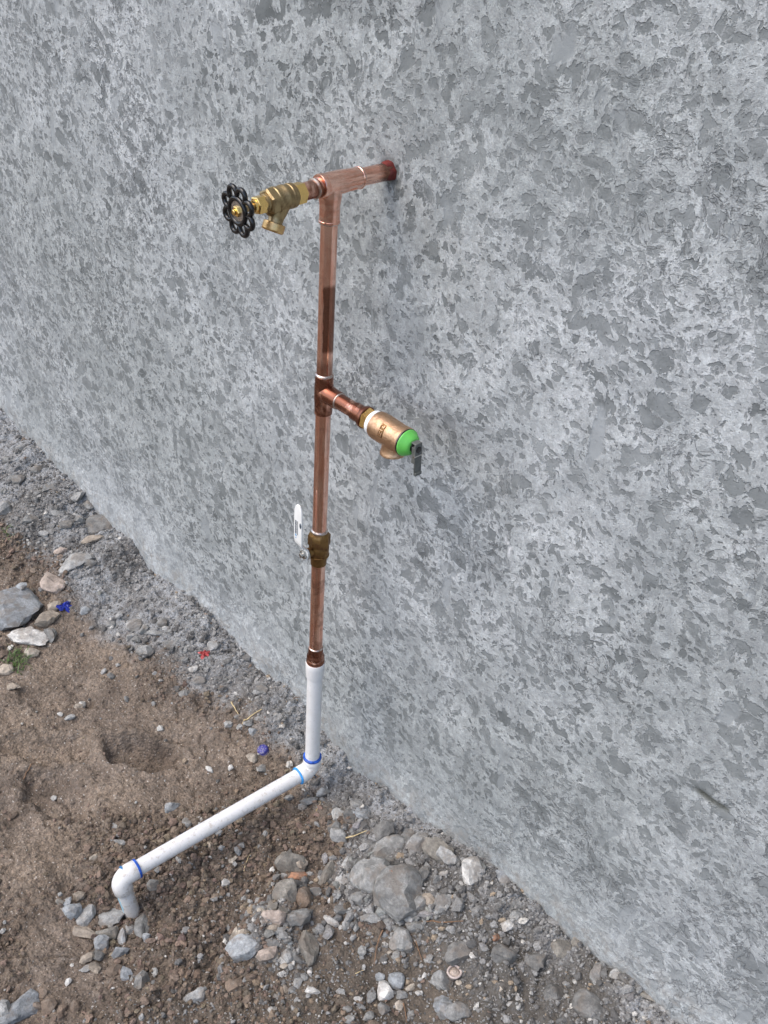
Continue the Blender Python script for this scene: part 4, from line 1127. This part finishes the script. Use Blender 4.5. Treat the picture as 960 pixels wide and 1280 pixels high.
t = NT('dusty_blue_plastic'); c = t.coord(); M['capblue'] = t.fin(t.mix(t.ramp(t.noise(c, 260, 3, .6), .48, .62, 0, .75), (.035, .035, .22), (.26, .24, .30)), .5)
link('cap_shell', V, F, 'capblue', cp)
V, F = lathe_geo((0, 0, -.001), (0, 0, 1), [(0, .0116), (.0012, .0120), (.0024, .0116)], 42); link('cap_skirt', V, F, 'capblue', cp)
# crumpled scraps
def scrap(u, v, wpx, name, label, mat, seed, spikes):
    p, dep = at(u, v); k = dep / 1250 * wpx / 2; rs = random.Random(seed); V = []; F = []; n = 24; rings = 4
    for i in range(rings + 1):
        for j in range(n):
            a = 2 * math.pi * j / n; r = k * i / rings * (1 + (.30 * math.sin(spikes * a) + .22 * math.sin((spikes + 3) * a + 1)) * (i / rings))
            V.append((r * math.cos(a), r * math.sin(a) * .85, k * (.35 + .32 * math.sin(spikes * a * .5 + i) * (i / rings) + rs.uniform(-.12, .12) - .25 * (i / rings) ** 2)))
    for i in range(rings):
        for j in range(n): F.append((i * n + j, i * n + (j + 1) % n, (i + 1) * n + (j + 1) % n, (i + 1) * n + j))
    o = link(name, V, F, mat, None, False); m = o.modifiers.new('thickness', 'SOLIDIFY'); m.thickness = .0006; o.location = (p[0], p[1], p[2] + .003); o.rotation_euler = (rs.uniform(-.3, .3), rs.uniform(-.3, .3), rs.uniform(0, 3)); tag(o, label, 'litter'); return o
scrap(82, 760, 19, 'plastic_scrap', 'crumpled deep blue plastic scrap beside the left rock group', 'blueplastic', 3, 3)
scrap(256, 819, 14, 'plastic_scrap', 'crumpled red plastic scrap on the grey mortar left of the pipe', 'redplastic', 6, 5)
# grass tufts
def grass(u, v, spread, n, name, label, seed, hmax):
    p, dep = at(u, v); rs = random.Random(seed); V = []; F = []
    for i in range(n):
        bx_, by_ = rs.gauss(0, spread), rs.gauss(0, spread * .7); gz = float(H(np.array([p[0] + bx_]), np.array([p[1] + by_]))[0]) - p[2] - .002
        a = rs.uniform(0, 6.28); L = rs.uniform(.5, 1) * hmax; wd = rs.uniform(.0007, .0014); ln = rs.uniform(.5, 1.3); dx, dy = math.cos(a), math.sin(a); b = len(V)
        for k in range(5):
            f = k / 4; ww = wd * (1 - f ** 2 * .95); x = bx_ + dx * L * ln * f ** 1.4; y = by_ + dy * L * ln * f ** 1.4; z_ = gz + L * (f - .45 * f * f * ln)
            V += [(x - dy * ww, y + dx * ww, z_), (x + dy * ww, y - dx * ww, z_ + .0002)]
        for k in range(4): F.append((b + k * 2, b + k * 2 + 1, b + k * 2 + 3, b + k * 2 + 2))
    o = link(name, V, F, 'grass', None, True); o.location = p; tag(o, label, 'grass'); return o
grass(20, 828, .016, 70, 'grass_tuft', 'small green grass tuft below the flat whitish stone at the left edge', 4, .030)
grass(8, 668, .012, 26, 'grass_tuft', 'sparse faint green grass sprouts at the left edge above the large concrete chunk', 5, .018)
